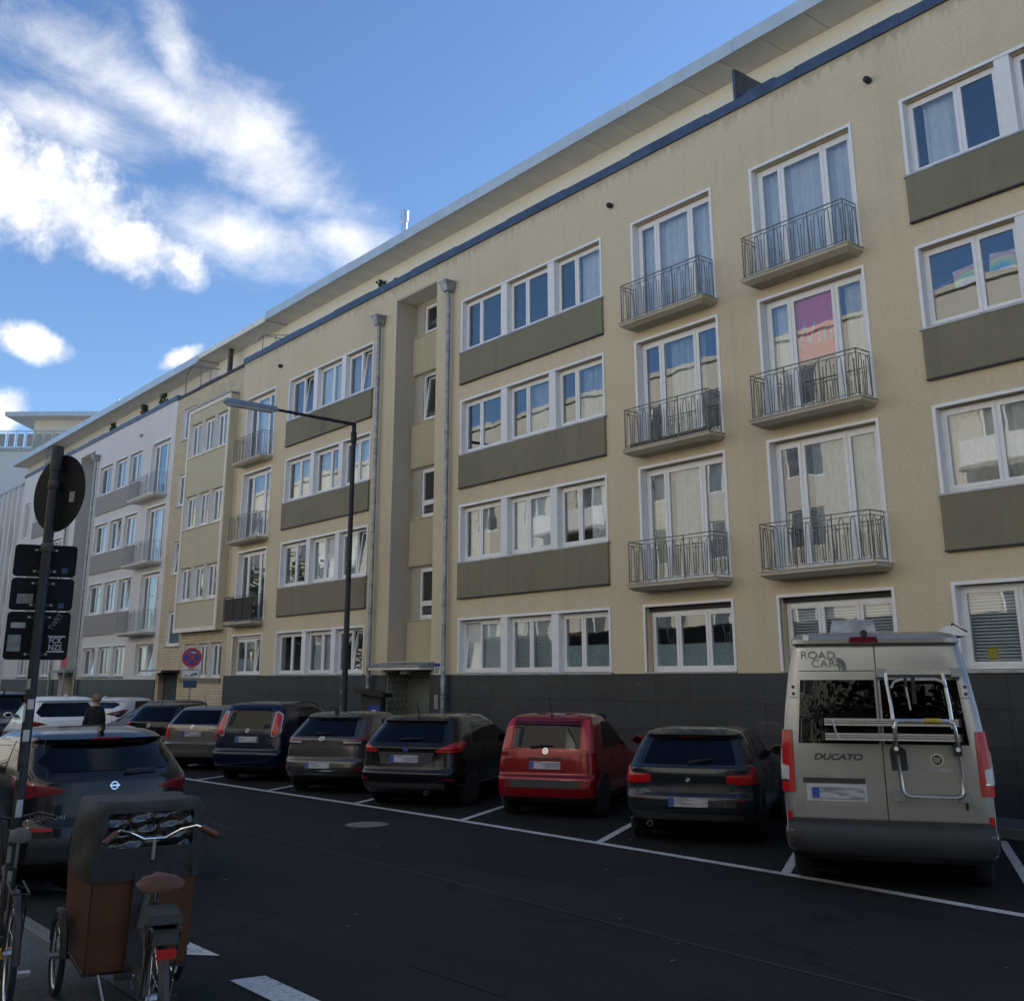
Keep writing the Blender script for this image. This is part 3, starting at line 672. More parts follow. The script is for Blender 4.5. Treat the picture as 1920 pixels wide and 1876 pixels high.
for x, z in ((-15.55, 3.02), (-14.05, 3.1)):
    m = MB(); m.tube([(x+.1*math.cos(a*math.pi/8), FY+.26, z+.16*math.sin(a*math.pi/8)) for a in range(16)], .012, 4, closed=True)
    for q in (-.06, 0, .06): m.tube([(x+q, FY+.26, z-.15), (x+q*1.3, FY+.26, z-.34)], .01, 4)
    m.build('dream_catcher', 'sticker', MBd)
MB().lathe([(0, 0), (.10, 0), (.14, .12), (.15, .26), (.06, .30)], 12, c=(-8.72, FY+.33, S[3]+.06)).build('yellow_pot', 'yellow', MBd)
# stair recess with ribbed panels, stair windows
rec = MB(); yb = FY+.72; wx0, wx1 = -25.60, -24.35
wz = [(12.06, 12.98), (9.38, 10.80), (6.54, 7.96), (3.70, 5.12)]
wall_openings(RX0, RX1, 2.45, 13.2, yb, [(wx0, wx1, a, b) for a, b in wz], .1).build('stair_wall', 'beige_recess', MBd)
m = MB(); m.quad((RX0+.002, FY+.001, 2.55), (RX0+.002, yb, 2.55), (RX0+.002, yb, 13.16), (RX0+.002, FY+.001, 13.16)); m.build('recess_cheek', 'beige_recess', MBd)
for i in range(8): bx('recess_soffit_board', 'soffit', MBd, RX0+.01+i*.267, RX0+.01+i*.267+.257, FY+.02, yb-.01, 13.13, 13.155)
for i, (a, b) in enumerate(wz): window(MBd, wx0, wx1, a, b, yb+.03, (.52,) if False else (), (0,) if i == 1 else (), None, trans=.28 if i in (2, 3) else None, name='stair_window')
for a, b in ((10.86, 12.02), (8.02, 9.34), (5.18, 6.50), (2.56, 3.66)):
    sp = bx('ribbed_panel', 'ochre', MBd, RX0+.01, RX1-.01, yb-.10, yb-.005, a, b)
    m = MB()
    for i in range(30): x = RX0+.035+i*.07; m.prism([(x, yb-.102), (x+.015, yb-.125), (x+.035, yb-.125), (x+.05, yb-.102)], 'z', a+.03, b-.03)
    m.build('ribs', 'ochre', sp); bx('panel_cap', 'ochre', sp, RX0+.005, RX1-.005, yb-.135, yb-.004, b, b+.025)
# entrance of number 37
yd = FY+.70
dr = bx('entrance_door', 'door_green', MBd, -25.98, -24.12, yd, yd+.05, .15, 2.10)
ring2 = MB(); ring(ring2, -26.03, -24.05, .12, 2.2, .05, yd-.02, yd+.06); ring2.build('door_frame', 'door_frame', dr)
MB().tube([(-24.3, yd-.05, .9), (-24.3, yd-.05, 1.3)], .014, 6).build('handle', 'chrome', dr)
bx('threshold', 'kerb', MBd, RX0, RX1, FY+.0, yd+.1, 0.0, .14)
m = MB()
for i in range(9):
    for j in range(12):
        y0 = FY+.03+i*.072; off = .02*((i+j) % 2)
        m.box(RX0+.001, RX0+.02+.006*((i*7+j*3) % 3), y0, y0+.060, .16+j*.175+off, .16+j*.175+.165+off)
m.build('tiled_cheek', 'door_green', MBd)
cn = MB().hexa([(-26.30, FY-.46, 2.33), (-23.75, FY-.46, 2.33), (-23.75, FY+.0, 2.33), (-26.30, FY+.0, 2.33)], [(-26.30, FY-.46, 2.40), (-23.75, FY-.46, 2.40), (-23.75, FY, 2.40), (-26.30, FY, 2.40)]).build('entrance_canopy', 'white_rev', MBd)
MB().hexa([(-26.34, FY-.50, 2.402), (-23.71, FY-.50, 2.402), (-23.71, FY, 2.402), (-26.34, FY, 2.402)], [(-26.34, FY-.50, 2.44), (-23.71, FY-.50, 2.44), (-23.71, FY, 2.53), (-26.34, FY, 2.53)]).build('canopy_flashing', 'zinc', cn)
bx('entrance_lamp', 'lamp_glass', cn, -25.1, -24.75, FY-.18, FY-.06, 2.22, 2.328)
nb = bx('house_number_plate', 'sign_white', MBd, -23.70, -23.40, FY-.035, FY-.005, 2.20, 2.50)
bx('plate_top', 'sign_blue', nb, -23.69, -23.41, FY-.037, FY-.034, 2.40, 2.49)
text_mesh('number', '37', .19, 'black', nb, (-23.55, FY-.037, 2.235), (R(90), 0, 0), .001, align='CENTER', bold=.004)
bx('bell_panel', 'alu', MBd, -23.66, -23.48, FY-.045, FY-.03, 1.35, 1.7)
def scribble(pts, name='graffiti'):
    MB().tube([(x, FY-.036, z) for x, z in pts], .008, 4).build(name, 'graffiti', MBd)
scribble([(-22.3, 1.35), (-21.6, 1.62), (-20.9, 1.78), (-20.4, 1.72)]); scribble([(-22.0, 1.2), (-21.3, 1.42), (-20.6, 1.55)]); scribble([(-19.6, 1.9), (-19.2, 2.02), (-18.6, 2.05)])
scribble([(-33.6, 1.86), (-33.2, 1.95), (-32.7, 1.93), (-32.2, 2.02), (-31.7, 2.0), (-31.2, 1.9)]); scribble([(-33.1, 1.72), (-32.2, 1.78), (-31.6, 1.74)]); scribble([(-35.6, 1.85), (-34.9, 1.9), (-34.5, 1.84)])
scribble([(-28.9, 1.95), (-28.3, 2.0), (-28.0, 1.85), (-28.5, 1.75), (-28.9, 1.82)])
pipe(MBd, -23.12, FY-.14, 12.80); pipe(MBd, -26.80, FY-.14, 12.78)
# stickers pasted on the lower pipes
for px in (-23.12, -26.80):
    for k in range(5):
        z = .9+k*.33+random.random()*.1; o = MB().lathe([(.0665, z), (.0665, z+.08+random.random()*.12)], 10, c=(px, FY-.14, 0), caps=False).build('pasted_sticker', random.choice(['sticker', 'sticker_white', 'sticker']), MBd)
coping(MBd, X0, X1, FY, 13.63, 13.85)
roof(MBd, -35.72, 0.0, 16.40, 17.32, 15.17, 15.49)
for x in (-9.71, -16.65, -33.64):
    m = MB(); m.lathe([(.05, -.14), (.065, -.12), (.065, -.02), (.045, 0), (.03, .03)], 10, 'y', c=(x, FY, 12.83)); m.build('wall_outlet', 'black', MBd, 40)
sc1 = MB().box(-12.95, -12.88, 16.28, 17.3, 13.87, 14.66).build('terrace_screen', 'bluegrey', MBd)
bx('planter_box', 'bluegrey', MBd, -12.9, -12.0, 16.45, 16.9, 13.87, 14.12)
bx('vent_grille', 'soffit', MBd, -10.6, -8.6, 17.27, 17.318, 14.45, 14.58)
fl = MB().tube([(-28.6, 18.0, 15.4), (-28.6, 18.0, 17.2)], .10, 10).lathe([(.12, 17.1), (.15, 17.12), (.15, 17.5), (.13, 17.52)], 12, c=(-28.6, 18, 0)).build('flue_pipe', 'chrome', MBd, 40)
m = MB(); m.tube([(-35.9, 16.45, 13.86), (-35.9, 16.45, 14.62), (-35.9, 17.2, 14.62)], .02, 5); m.tube([(-36.3, 16.45, 14.5), (-35.9, 16.45, 14.62), (-33.4, 16.5, 14.0)], .02, 5); m.tube([(-34.8, 16.45, 13.85), (-34.8, 16.45, 14.33)], .015, 5)
m.build('roof_rail', 'iron', MBd)
def plant(parent, x, y, z, h, n, pot=True, name='potted_plant', label=None):
    if pot: q = MB().lathe([(.13, 0), (.17, .22), (.18, .24), (.14, .22)], 10, c=(x, y, z))
    m = MB()
    for i in range(n):
        a = random.random()*6.28; rr_ = random.random()*h*.7; zz = z+(.2 if pot else 0)+random.random()*h
        px, py = x+math.cos(a)*rr_, y+math.sin(a)*rr_*.6; s = .03+random.random()*.05; b = random.random()*6.28
        d1 = Vector((math.cos(b)*s, math.sin(b)*s, s*(random.random()-.3))); d2 = Vector((-math.sin(b)*s*.5, math.cos(b)*s*.5, s*random.random()))
        c = Vector((px, py, zz)); m.quad(c-d1, c+d2, c+d1, c-d2)
        if i % 6 == 0: m.tube([(x, y, z), (px, py, zz)], .004, 3)
    return (q if pot else None), m
_, m = plant(MBd, -27.3, 16.4, 13.86, .35, 90, False); m.build('roof_weed', 'leaf', MBd, recalc=False)
_, m = plant(MBd, -26.5, 16.4, 13.86, .18, 40, False); m.build('roof_weed', 'leaf', MBd, recalc=False)

# ------------------------------------------------------------------ yellow brick stairwell house
BB = thing('brick_house', 'narrow yellow brick house with projecting bay of windows between beige and grey fronts', 'building')
bx0, bx1 = -43.42, -36.85
lw = [(-42.62, -41.30, 11.65, 12.98), (-42.62, -41.30, 8.87, 10.2), (-42.62, -41.30, 6.12, 7.45), (-42.62, -41.30, 3.33, 4.68)]
gw = (-40.72, -37.22, 2.12, 3.37)
o3 = []
n3 = lambda a, b: [(a+i*(b-a)/3+(.0 if i == 0 else .10), a+(i+1)*(b-a)/3-(.0 if i == 2 else .10)) for i in range(3)]
for a, b in n3(gw[0], gw[1]): o3.append((a, b, gw[2], gw[3]))
dop = (-43.1, -41.15, .02, 2.32, .3)
wall_openings(bx0, bx1, 0, 13.55, FY-.004, lw+o3+[dop], .24).build('wall', 'brick', BB)
shell(BB, bx0, bx1, FY, 13.5)
for i, (a, b, c, d) in enumerate(lw):
    bx('reveal', 'white_rev', BB, a-.002, a+.012, FY-.006, FY+.10, c, d); window(BB, a+.012, b, c, d, FY+.08, (), (0,) if i == 2 else (), 's' if i == 0 else None, name='stair_window')
    bx('sill', 'zinc', BB, a-.05, b+.05, FY-.05, FY+.2, c-.04, c-.004)
for i, (a, b, c, d) in enumerate(o3): bx('reveal', 'white_rev', BB, a-.002, a+.012, FY-.006, FY+.17, c, d); window(BB, a+.012, b, c, d, FY+.15, (.42,), (), [None, 'g:.0:.5', 'c:.4:1'][i])
bx('sill', 'olive', BB, gw[0]-.1, gw[1]+.1, FY-.07, FY+.1, gw[2]-.15, gw[2]-.004)
by, bz0, bz1 = 15.90, 3.80, 12.55; ba, bb = -41.12, -37.16
bay = MB(); bo = []
rows3 = [(10.60, 11.95), (7.74, 9.03), (4.95, 6.22)]
for a, b in rows3:
    for c, d in n3(ba+.16, bb-.16): bo.append((c, d, a, b))
mbay = wall_openings(ba, bb, bz0, bz1, by, bo, .2)
mbay.quad((bb, by, bz0), (bb, FY, bz0), (bb, FY, bz1), (bb, by, bz1)); mbay.quad((ba, by, bz0), (ba, by, bz1), (ba, FY, bz1), (ba, FY, bz0)); mbay.quad((ba, by, bz0), (ba, FY, bz0), (bb, FY, bz0), (bb, by, bz0))
byo = mbay.build('bay', 'panel_yellow', BB)
fm = MB(); ring(fm, ba-.01, bb+.01, bz0-.01, bz1+.01, .15, by-.05, by-.002); fm.build('bay_frame', 'penthouse', byo)
bx('bay_roof', 'zinc', byo, ba-.05, bb+.05, by-.1, FY, bz1+.012, bz1+.06)
k = 0
for a, b in rows3:
    bx('sill', 'penthouse', byo, ba+.15, bb-.15, by-.05, by+.1, a-.05, a-.003)
    for c, d in n3(ba+.16, bb-.16):
        bx('reveal', 'white_rev', byo, c-.002, c+.012, by-.006, by+.16, a, b); window(BB, c+.012, d, a, b, by+.13, (.4,), (), ['c:.3:1', 'g', None, 'w:0:.5', 'g:.2:1', None, 's:0:1', 'g', 'c:0:.4'][k], name='bay_window'); k += 1
bd = bx('entrance_door', 'trim', BB, -43.05, -41.2, FY+.2, FY+.26, .1, 2.25)
for x in (-42.9, -42.15): bx('door_glass', 'glass', bd, x, x+.6, FY+.185, FY+.199, .4, 2.0)
bx('entrance_canopy', 'trim', BB, -43.3, -40.9, FY-.75, FY, 2.34, 2.42)
bx('canopy_edge', 'white_rev', BB, -43.3, -40.9, FY-.77, FY-.752, 2.33, 2.38)
coping(BB, bx0, bx1, FY, 13.55, 13.66, 'trim', 2.2)
roof(BB, -42.07, -35.74, 16.40, 17.32, 15.12, 15.33, seg=6.3, fmat='soffit')
bx('chimney_pipe', 'dark_iron', BB, -39.9, -39.72, 16.8, 16.95, 13.5, 15.1)
m = MB(); m.tube([(-43.2, 16.4, 13.66), (-43.2, 16.4, 14.7), (-42.6, 16.4, 14.95), (-39.9, 16.5, 14.2)], .025, 5); m.tube([(-41.6, 16.4, 13.66), (-41.6, 16.4, 14.72)], .018, 5); m.tube([(-40.6, 16.4, 13.66), (-40.6, 16.4, 14.4)], .018, 5)
m.build('roof_rail', 'iron', BB)

# ------------------------------------------------------------------ pale grey apartment house
WB = thing('apartment_building', 'pale grey rendered house with mid grey spandrel panels beyond the brick house', 'building')
wx0, wx1 = -67.2, -43.42
tw = [t-.05 for t in T]; sw_ = [s-.05 for s in S]; pw = [p-.04 for p in P_]; bzw = [z-.02 for z in BZ]
W1 = [(-53.05, -51.25), (-50.82, -49.25), (-48.85, -47.30)]; W2 = [(-64.2, -62.4), (-62.0, -60.4), (-60.0, -58.5)]
ops = []
for o in (W1, W2):
    for i in range(4):
        for a, b in o: ops.append((a, b, sw_[i], tw[i]))
for i in range(3): ops.append((-46.05, -43.88, bzw[i], tw[i]))
ops.append((-46.0, -43.95, sw_[3], tw[3]))
ops.append((-66.5, -65.3, 9.9, 11.95)); ops.append((-66.5, -65.3, 7.0, 9.1))
ops.append((-56.40, -54.15, 2.5, 13.14, .7, True)); ops.append((-56.40, -54.15, .02, 2.36, .7, False))
wall_openings(wx0, wx1, 0, 13.6, FY-.002, ops, .22).build('wall', 'white_render', WB)
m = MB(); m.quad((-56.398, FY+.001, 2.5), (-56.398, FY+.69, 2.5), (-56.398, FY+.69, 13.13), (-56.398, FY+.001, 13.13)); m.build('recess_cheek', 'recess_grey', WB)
shell(WB, wx0, wx1, FY, 13.55)
plinth(WB, wx0, wx1, FY, 2.07, [(-56.4, -54.15)], 1.4, 3)
kk = 0
for o in (W1, W2):
    for i in range(4):
        for j, (a, b) in enumerate(o):
            window(WB, a, b, sw_[i]+.02, tw[i]-.01, FY+.12, (.46,), (1,) if (i, j) in ((2, 2), (1, 1), (3, 0)) else (), [None, 'c:.3:1', 'g', 'w', None, 's:0:1'][kk % 6]); kk += 1
            bx('window_head', 'white', WB, a-.06, b+.06, FY-.03, FY+.02, tw[i], tw[i]+.05)
        bx('sill', 'sill', WB, o[0][0]-.1, o[2][1]+.1, FY-.07, FY+.1, sw_[i]-.04, sw_[i]-.003)
        if i < 3: bx('spandrel_panel', 'grey_render', WB, o[0][0]-.06, o[2][1]+.06, FY-.06, FY+.02, pw[i], sw_[i]-.045)
for i in range(3):
    french(WB, -46.05, -43.88, bzw[i], tw[i], FY, [None, 'c:.2:.6', 'g'][i])
    balcony(WB, -46.9, -43.9, bzw[i], FY, 'white_render', 'grey_iron', True, dep=.6)
window(WB, -46.0, -43.95, sw_[3]+.01, tw[3]-.01, FY+.13, (.5,), (1,), 'c:0:.4')
for a, b in ((9.9, 11.95), (7.0, 9.1)): window(WB, -66.5, -65.3, a, b, FY+.1, (.5,), (), 'c')
wd = bx('entrance_door', 'door_tan', WB, -56.3, -54.25, FY+.5, FY+.56, .12, 2.3)
bx('door_notice', 'sticker_white', wd, -55.3, -54.95, FY+.485, FY+.498, 1.5, 1.85)
bx('entrance_canopy', 'zinc', WB, -56.7, -53.95, FY-.4, FY, 2.38, 2.5)
pipe(WB, -53.45, FY-.14, 12.75); pipe(WB, -57.45, FY-.14, 12.7)
coping(WB, wx0, wx1, FY, 13.6, 13.78)
roof(WB, -71.6, -42.09, 16.40, 17.32, 15.02, 15.34, wmat='cream')
bx('wall_outlet', 'sticker', WB, -47.7, -47.45, FY-.06, FY, 12.72, 12.82)
m = MB()
for i in range(7): m.tube([(-64.4+i*.3, 16.5, 13.7), (-64.4+i*.3, 16.5, 15.2)], .02, 4)
for i in range(9): m.tube([(-64.4, 16.5, 13.75+i*.18), (-62.6, 16.5, 13.75+i*.18)], .015, 4)
m.build('terrace_trellis', 'iron', WB)
for i, (x, h, n) in enumerate(((-45.9, .42, 150), (-48.3, .40, 170), (-52.6, .32, 120))):
    q, m = plant(None, x, 16.45, 13.79, h, n)
    po = thing('potted_plant', ['bushy green plant in dark pot on the parapet nearest the brick house', 'middle of three potted plants on the grey house parapet', 'small dark potted plant farthest along the grey house parapet'][i], 'plant', (0, 0, 0), group='plants on the roof parapet')
    q.build('pot', 'terracotta', po, 40); m.build('foliage', 'leaf', po, recalc=False)

# ------------------------------------------------------------------ ribbed office front further along
RB = thing('ribbed_building', 'low pale grey building with vertical facade ribs at the far end of the row', 'building')
ops = [(-79.2+i*2.0, -78.0+i*2.0, z, z+1.7) for i in range(6) for z in (3.2, 6.2, 9.2)]
wall_openings(-82, -67.22, 0, 13.2, FY, ops, .25).build('wall', 'cool_white', RB); shell(RB, -82, -67.22, FY, 13.2)
for i in range(12): bx('facade_rib', 'white_render', RB, -67.9-i*1.2, -67.6-i*1.2, FY-.18, FY-.001, 2.4, 13.15)
for (a, b, c, d) in ops: window(RB, a, b, c, d, FY+.12, (.5,), (), None)
coping(RB, -82, -67.22, FY, 13.2, 13.34, 'zinc')

# ------------------------------------------------------------------ taller corner house closing the street
HB = thing('corner_house', 'tall white corner house with roof terrace and grey balcony panels at the street end', 'building', (-79.2, 17.9, 0), R(0))
ang = math.atan2(6.4, 5.2)
HB.rotation_euler = (0, 0, ang)
hx0, hx1 = -14, 26
wall_openings(hx0, hx1, 0, 17.7, 0, [], .2).add([(hx0, 0, 0), (hx0, 14, 0), (hx0, 14, 17.7), (hx0, 0, 17.7), (hx1, 0, 0), (hx1, 14, 0), (hx1, 14, 17.7), (hx1, 0, 17.7)], [(0, 1, 2, 3), (4, 7, 6, 5), (3, 2, 6, 7)]).build('wall', 'cool_white', HB)
wall_openings(.9, hx1, 17.7, 19.95, 1.2, [(6.1, 7.1, 17.8, 19.3)], .2).add([(.9, 1.2, 17.7), (.9, 12, 17.7), (.9, 12, 19.95), (.9, 1.2, 19.95)], [(0, 1, 2, 3)]).build('penthouse_wall', 'penthouse', HB)
window(HB, 6.1, 7.1, 17.8, 19.3, 1.32, (), (), None)
MB().hexa([(-.6, -.1, 19.95), (hx1, -.1, 19.95), (hx1, 12, 19.95), (-.6, 12, 19.95)], [(-.6, -.1, 20.25), (hx1, -.1, 20.25), (hx1, 12, 20.25), (-.6, 12, 20.25)]).build('roof_slab', 'soffit', HB)
bx('roof_edge', 'fascia', HB, -.65, hx1, -.16, -.102, 19.97, 20.28)
bx('terrace_edge', 'zinc', HB, hx0, hx1, -.12, .1, 17.5, 17.72)
m = MB(); m.tube([(hx0, .0, 18.9), (hx1, .0, 18.9)], .03, 5)
for i in range(61): m.tube([(hx0+i*.65, 0, 17.6), (hx0+i*.65, 0, 18.9)], .022, 4)
m.build('terrace_railing', 'grey_iron', HB)
for i in range(60): bx('balcony_panel', 'grey_render', HB, hx0+.10+i*.65, hx0+.52+i*.65, -.05, -.02, 17.78, 18.7)
ch = bx('chimney', 'grey_render', HB, 5.6, 7.2, 3, 4.2, 20.25, 21.1)
for i in range(3): MB().lathe([(.10, 0), (.10, .3), (.16, .45), (.11, .8), (.05, 1.0)], 8, c=(5.95+i*.42, 3.4, 21.1)).build('chimney_pot', 'sign_white', ch, 50)
da = MB().tube([(9.6, .3, 19.2), (9.6, .3, 22.4)], .035, 5).build('antenna_mast', 'dark_iron', HB)
dish = MB(); prof = [(0.0, .14), (.22, .10), (.40, .03), (.50, -.03)]
dish.lathe(prof, 16, 'x', c=(9.75, .3, 21.6), caps=False); dish.tube([(9.8, .3, 21.6), (10.4, .2, 21.2)], .02, 4); dish.build('satellite_dish', 'trim', da, 60)
MB().tube([(9.6, .3, 21.0), (11.6, .1, 20.7)], .04, 4).tube([(9.6, .3, 19.2), (10.6, 1.1, 18.9)], .03, 4).build('antenna_arm', 'dark_iron', da)

# ------------------------------------------------------------------ opposite side of the street (mirrored in the windows)
OB = thing('opposite_building', 'cream apartment block across the street mirrored in the window panes', 'building', (0, -4.2, 0), R(180))
ops = []; wins = []
for i in range(26):
    x = -18+i*4.4
    for j in range(5): ops.append((x, x+1.9, 1.2+j*3.0, 2.9+j*3.0))
wall_openings(-20, 97, 0, 16.3, 0, ops, .2).build('wall', 'cream', OB)
for (a, b, c, d) in ops:
    if -22 < -a < 8 or True:
        m = MB(); ring(m, a, b, c, d, .08, .1, .16); m.box((a+b)/2-.05, (a+b)/2+.05, .1, .16, c+.08, d-.08)
        wo = m.build('window', 'white', OB)
        bx('pane', 'opp_pane', wo, a+.08, b-.08, .13, .14, c+.08, d-.08)
bx('interior', 'interior', OB, -20, 97, .5, .6, 0, 16)
for i in range(13): bx('added_dark_band', 'added_dark_band', OB, -19.5+i*9, -11+i*9, -.12, -.005, .02, 4.3)  # unseen dark band added to keep low reflections in cars and panes dark
bx('roof_slab', 'cream', OB, -20.5, 97.5, -.15, 10, 16.3, 16.55)
for x in (-10, 14, 38, 62, 84):
    bo_ = MB().box(x, x+5.5, -1.1, -.01, 6.2, 6.35).box(x, x+5.5, -1.1, -.01, 9.2, 9.35).box(x, x+5.5, -1.1, -.01, 12.2, 12.35).build('balcony', 'grey_render', OB)
    m = MB()
    for z in (6.35, 9.35, 12.35): m.box(x, x+5.5, -1.1, -1.06, z, z+.95)
    m.build('balcony_front', 'white_rev', bo_)

# street trees on the photographer's pavement (foliage of the far two is mirrored in the panes)
def street_tree(label, x, y, h, rad, seed):
    rg = random.Random(seed); t = thing('street_tree', label, 'tree', (x, y, .05), 0, 'trees on the near pavement')
    m = MB(); m.tube([(0, 0, 0), (.04, .02, h*.2), (-.03, .05, h*.42), (.05, 0, h*.7), (0, 0, h*.9)], [.17, .13, .11, .07, .02], 9)
    tips = []
    for i in range(11):
        a = rg.random()*6.28; z0 = h*(.36+.045*i); ln = rad*(.75+rg.random()*.4); e = Vector((math.cos(a)*ln, math.sin(a)*ln, z0+ln*(.35+rg.random()*.5)))
        md = Vector((math.cos(a)*ln*.5, math.sin(a)*ln*.5, z0+ln*.35)); m.tube([(0, 0, z0), tuple(md), tuple(e)], [.055, .035, .012], 6); tips += [md, e, (md+e)/2]
    m.build('trunk', 'bark', t, 50)
    lf_ = MB(); tips.append(Vector((0, 0, h*.95)))
    for c in tips:
        for k in range(150):
            d = Vector((rg.gauss(0, 1), rg.gauss(0, 1), rg.gauss(0, .8)))*rad*.24; p = c+d; s_ = .09+rg.random()*.09
            u_ = Vector((rg.gauss(0, 1), rg.gauss(0, 1), rg.gauss(0, 1))).normalized(); v_ = u_.orthogonal().normalized()
            lf_.quad(p-u_*s_, p+v_*s_*.55, p+u_*s_, p-v_*s_*.55)
    lf_.build('crown', 'leaf', t, recalc=False)
MT['bark'] = plain('grey_bark', (0.10, 0.08, 0.06), .9, var=.4, nscale=12, bmp=.4)
street_tree('leafy street tree added out of view to darken the camper van reflections', 3.2, -1.4, 9.5, 2.3, 1)  # unseen tree added behind the camera so the van's rear glass mirrors something dark
street_tree('leafy street tree on the near pavement far down the street by the ribbed building', -72.0, -1.6, 10.0, 2.4, 2)
street_tree('leafy street tree on the near pavement far down the street facing the pale grey house', -62.5, -1.4, 9.5, 2.3, 3)
# ------------------------------------------------------------------ cars: shell stacked from plan contours, patches lie on the shell
class Shell:
    """levels: (z, y_rear, y_front, half_width, rear corner length, front corner length); local x right, y forward, rear bumper at y=0"""
    def __init__(s, levels, n=4.0, nf=3.0): s.lv = levels; s.n = n; s.nf = nf; s.cache = {}
    def at(s, z):
        lv = s.lv
        if z <= lv[0][0]: return lv[0][1:]
        for a, b in zip(lv, lv[1:]):
            if z <= b[0]:
                t = (z-a[0])/max(1e-6, b[0]-a[0]); return tuple(p+(q-p)*t for p, q in zip(a[1:], b[1:]))
        return lv[-1][1:]
    def contour(s, z, nr=12, ns=10, nf=9):
        key = (round(z, 4), nr, ns, nf)
        if key in s.cache: return s.cache[key]
        yr, yf, hw, lr, lf = s.at(z); pts = []
        for i in range(nr):
            t = i/nr*math.pi/2; t = math.pi/2*(1-(1-i/nr)**1.25)
            x = hw*math.sin(t)**(2/s.n); y = yr+lr*(1-max(0, math.cos(t))**(2/s.n)); pts.append((x, y))
        ya, yb = yr+lr, yf-lf
        for i in range(ns+1): pts.append((hw, ya+(yb-ya)*i/ns))
        for i in range(1, nf+1):
            t = math.pi/2*(1-i/nf)
            x = hw*max(0, math.sin(t))**(2/s.nf); y = yf-lf*(1-math.cos(t)**(2/s.nf)); pts.append((x, y))
        s.cache[key] = pts; return pts
    def mesh(s, zs=None):
        zs = zs or [l[0] for l in s.lv]; mb = MB(); rings = []
        for z in zs:
            c = s.contour(z); full = c+[(-x, y) for x, y in c[-2:0:-1]]; rings.append(len(mb.v)); mb.v += [(x, y, z) for x, y in full]
        n = len(full)
        for a, b in zip(rings, rings[1:]):
            for k in range(n): mb.f.append((a+k, a+(k+1) % n, b+(k+1) % n, b+k))
        mb.f.append(tuple(range(rings[0], rings[0]+n)))
        mb.f.append(tuple(range(rings[-1], rings[-1]+n)))
        return mb
    def dense(s, z):
        key = ('d', round(z, 4))
        if key not in s.cache:
            c = s.contour(z, 40, 20, 20); acc = [0]
            for a, b in zip(c, c[1:]): acc.append(acc[-1]+math.dist(a, b))
            s.cache[key] = (c, acc)
        return s.cache[key]
    def pt(s, q, z):
        sg = -1 if q < 0 else 1; q = abs(q); c, acc = s.dense(z)
        lo = 0
        for i in range(len(acc)-1):
            if acc[i+1] >= q: lo = i; break
        else: lo = len(acc)-2
        t = (q-acc[lo])/max(1e-9, acc[lo+1]-acc[lo]); t = min(1, max(0, t))
        return Vector((sg*(c[lo][0]+(c[lo+1][0]-c[lo][0])*t), c[lo][1]+(c[lo+1][1]-c[lo][1])*t, z))
    def nrm(s, q, z, e=.012):
        a = s.pt(q+e, z)-s.pt(q-e, z); b = s.pt(q, z+e)-s.pt(q, z-e); n = a.cross(b); return n.normalized()
    def s_of_y(s, y, z):
        c, acc = s.dense(z)
        for i in range(40, len(c)-1):
            if c[i+1][1] >= y: t = (y-c[i][1])/max(1e-9, c[i+1][1]-c[i][1]); return acc[i]+(acc[i+1]-acc[i])*max(0, min(1, t))
        return acc[-1]
    def s_of_x(s, x, z):
        c, acc = s.dense(z)
        for i in range(len(c)-1):
            if c[i+1][0] >= abs(x): t = (abs(x)-c[i][0])/max(1e-9, c[i+1][0]-c[i][0]); return (acc[i]+(acc[i+1]-acc[i])*t)*(1 if x >= 0 else -1)
        return acc[40]*(1 if x >= 0 else -1)
    def patch(s, poly, off=.006, nz=8, ns=10, mode='s', depth=.014, mirror=1):
        """horizontally convex polygon (u,z) on the shell; mode s: arc length, y: side position, x: offset across the rear"""
        zs = [p[1] for p in poly]; z0, z1 = min(zs), max(zs); keys = sorted(set(zs)); rows = []
        zz = []
        for a, b in zip(keys, keys[1:]):
            k = max(1, round(nz*(b-a)/(z1-z0)))
            zz += [a+(b-a)*i/k for i in range(k)]
        zz.append(z1)
        for z in zz:
            ze = min(max(z, z0+1e-5), z1-1e-5); us = []
            for p, q in zip(poly, poly[1:]+poly[:1]):
                if (p[1]-ze)*(q[1]-ze) <= 0 and p[1] != q[1]: us.append(p[0]+(q[0]-p[0])*(ze-p[1])/(q[1]-p[1]))
            rows.append((z, min(us), max(us)))
        mb = MB(); top = []; bot = []
        for z, a, b in rows:
            for i in range(ns+1):
                u = a+(b-a)*i/ns
                q = u if mode == 's' else (s.s_of_y(u, z) if mode == 'y' else s.s_of_x(u, z)); q *= mirror
                p = s.pt(q, z); n = s.nrm(q, z); top.append(p+n*off); bot.append(p+n*(off-depth))
        nr = len(rows); w_ = ns+1; mb.v = [tuple(p) for p in top+bot]; o = len(top)
        for j in range(nr-1):
            for i in range(ns): mb.f.append((j*w_+i, j*w_+i+1, (j+1)*w_+i+1, (j+1)*w_+i))
        edge = [i for i in range(w_)]+[j*w_+ns for j in range(1, nr)]+[(nr-1)*w_+i for i in range(ns-1, -1, -1)]+[j*w_ for j in range(nr-2, 0, -1)]
        for a, b in zip(edge, edge[1:]+edge[:1]): mb.f.append((a, b, o+b, o+a))
        return mb
    def frame(s, q, z):
        p = s.pt(q, z); n = s.nrm(q, z); x = Vector((0, 0, 1)).cross(n).normalized()*1.0; zz = n.cross(x); return p, x, n, zz
def on_frame(fr_, mb):
    """mesh in local coordinates: x across (vehicle left to right seen from behind), y outwards, z up -> vehicle"""
    p, x, n, z = fr_; mb.v = [tuple(p+x*a+n*b+z*c) for a, b, c in mb.v]; return mb
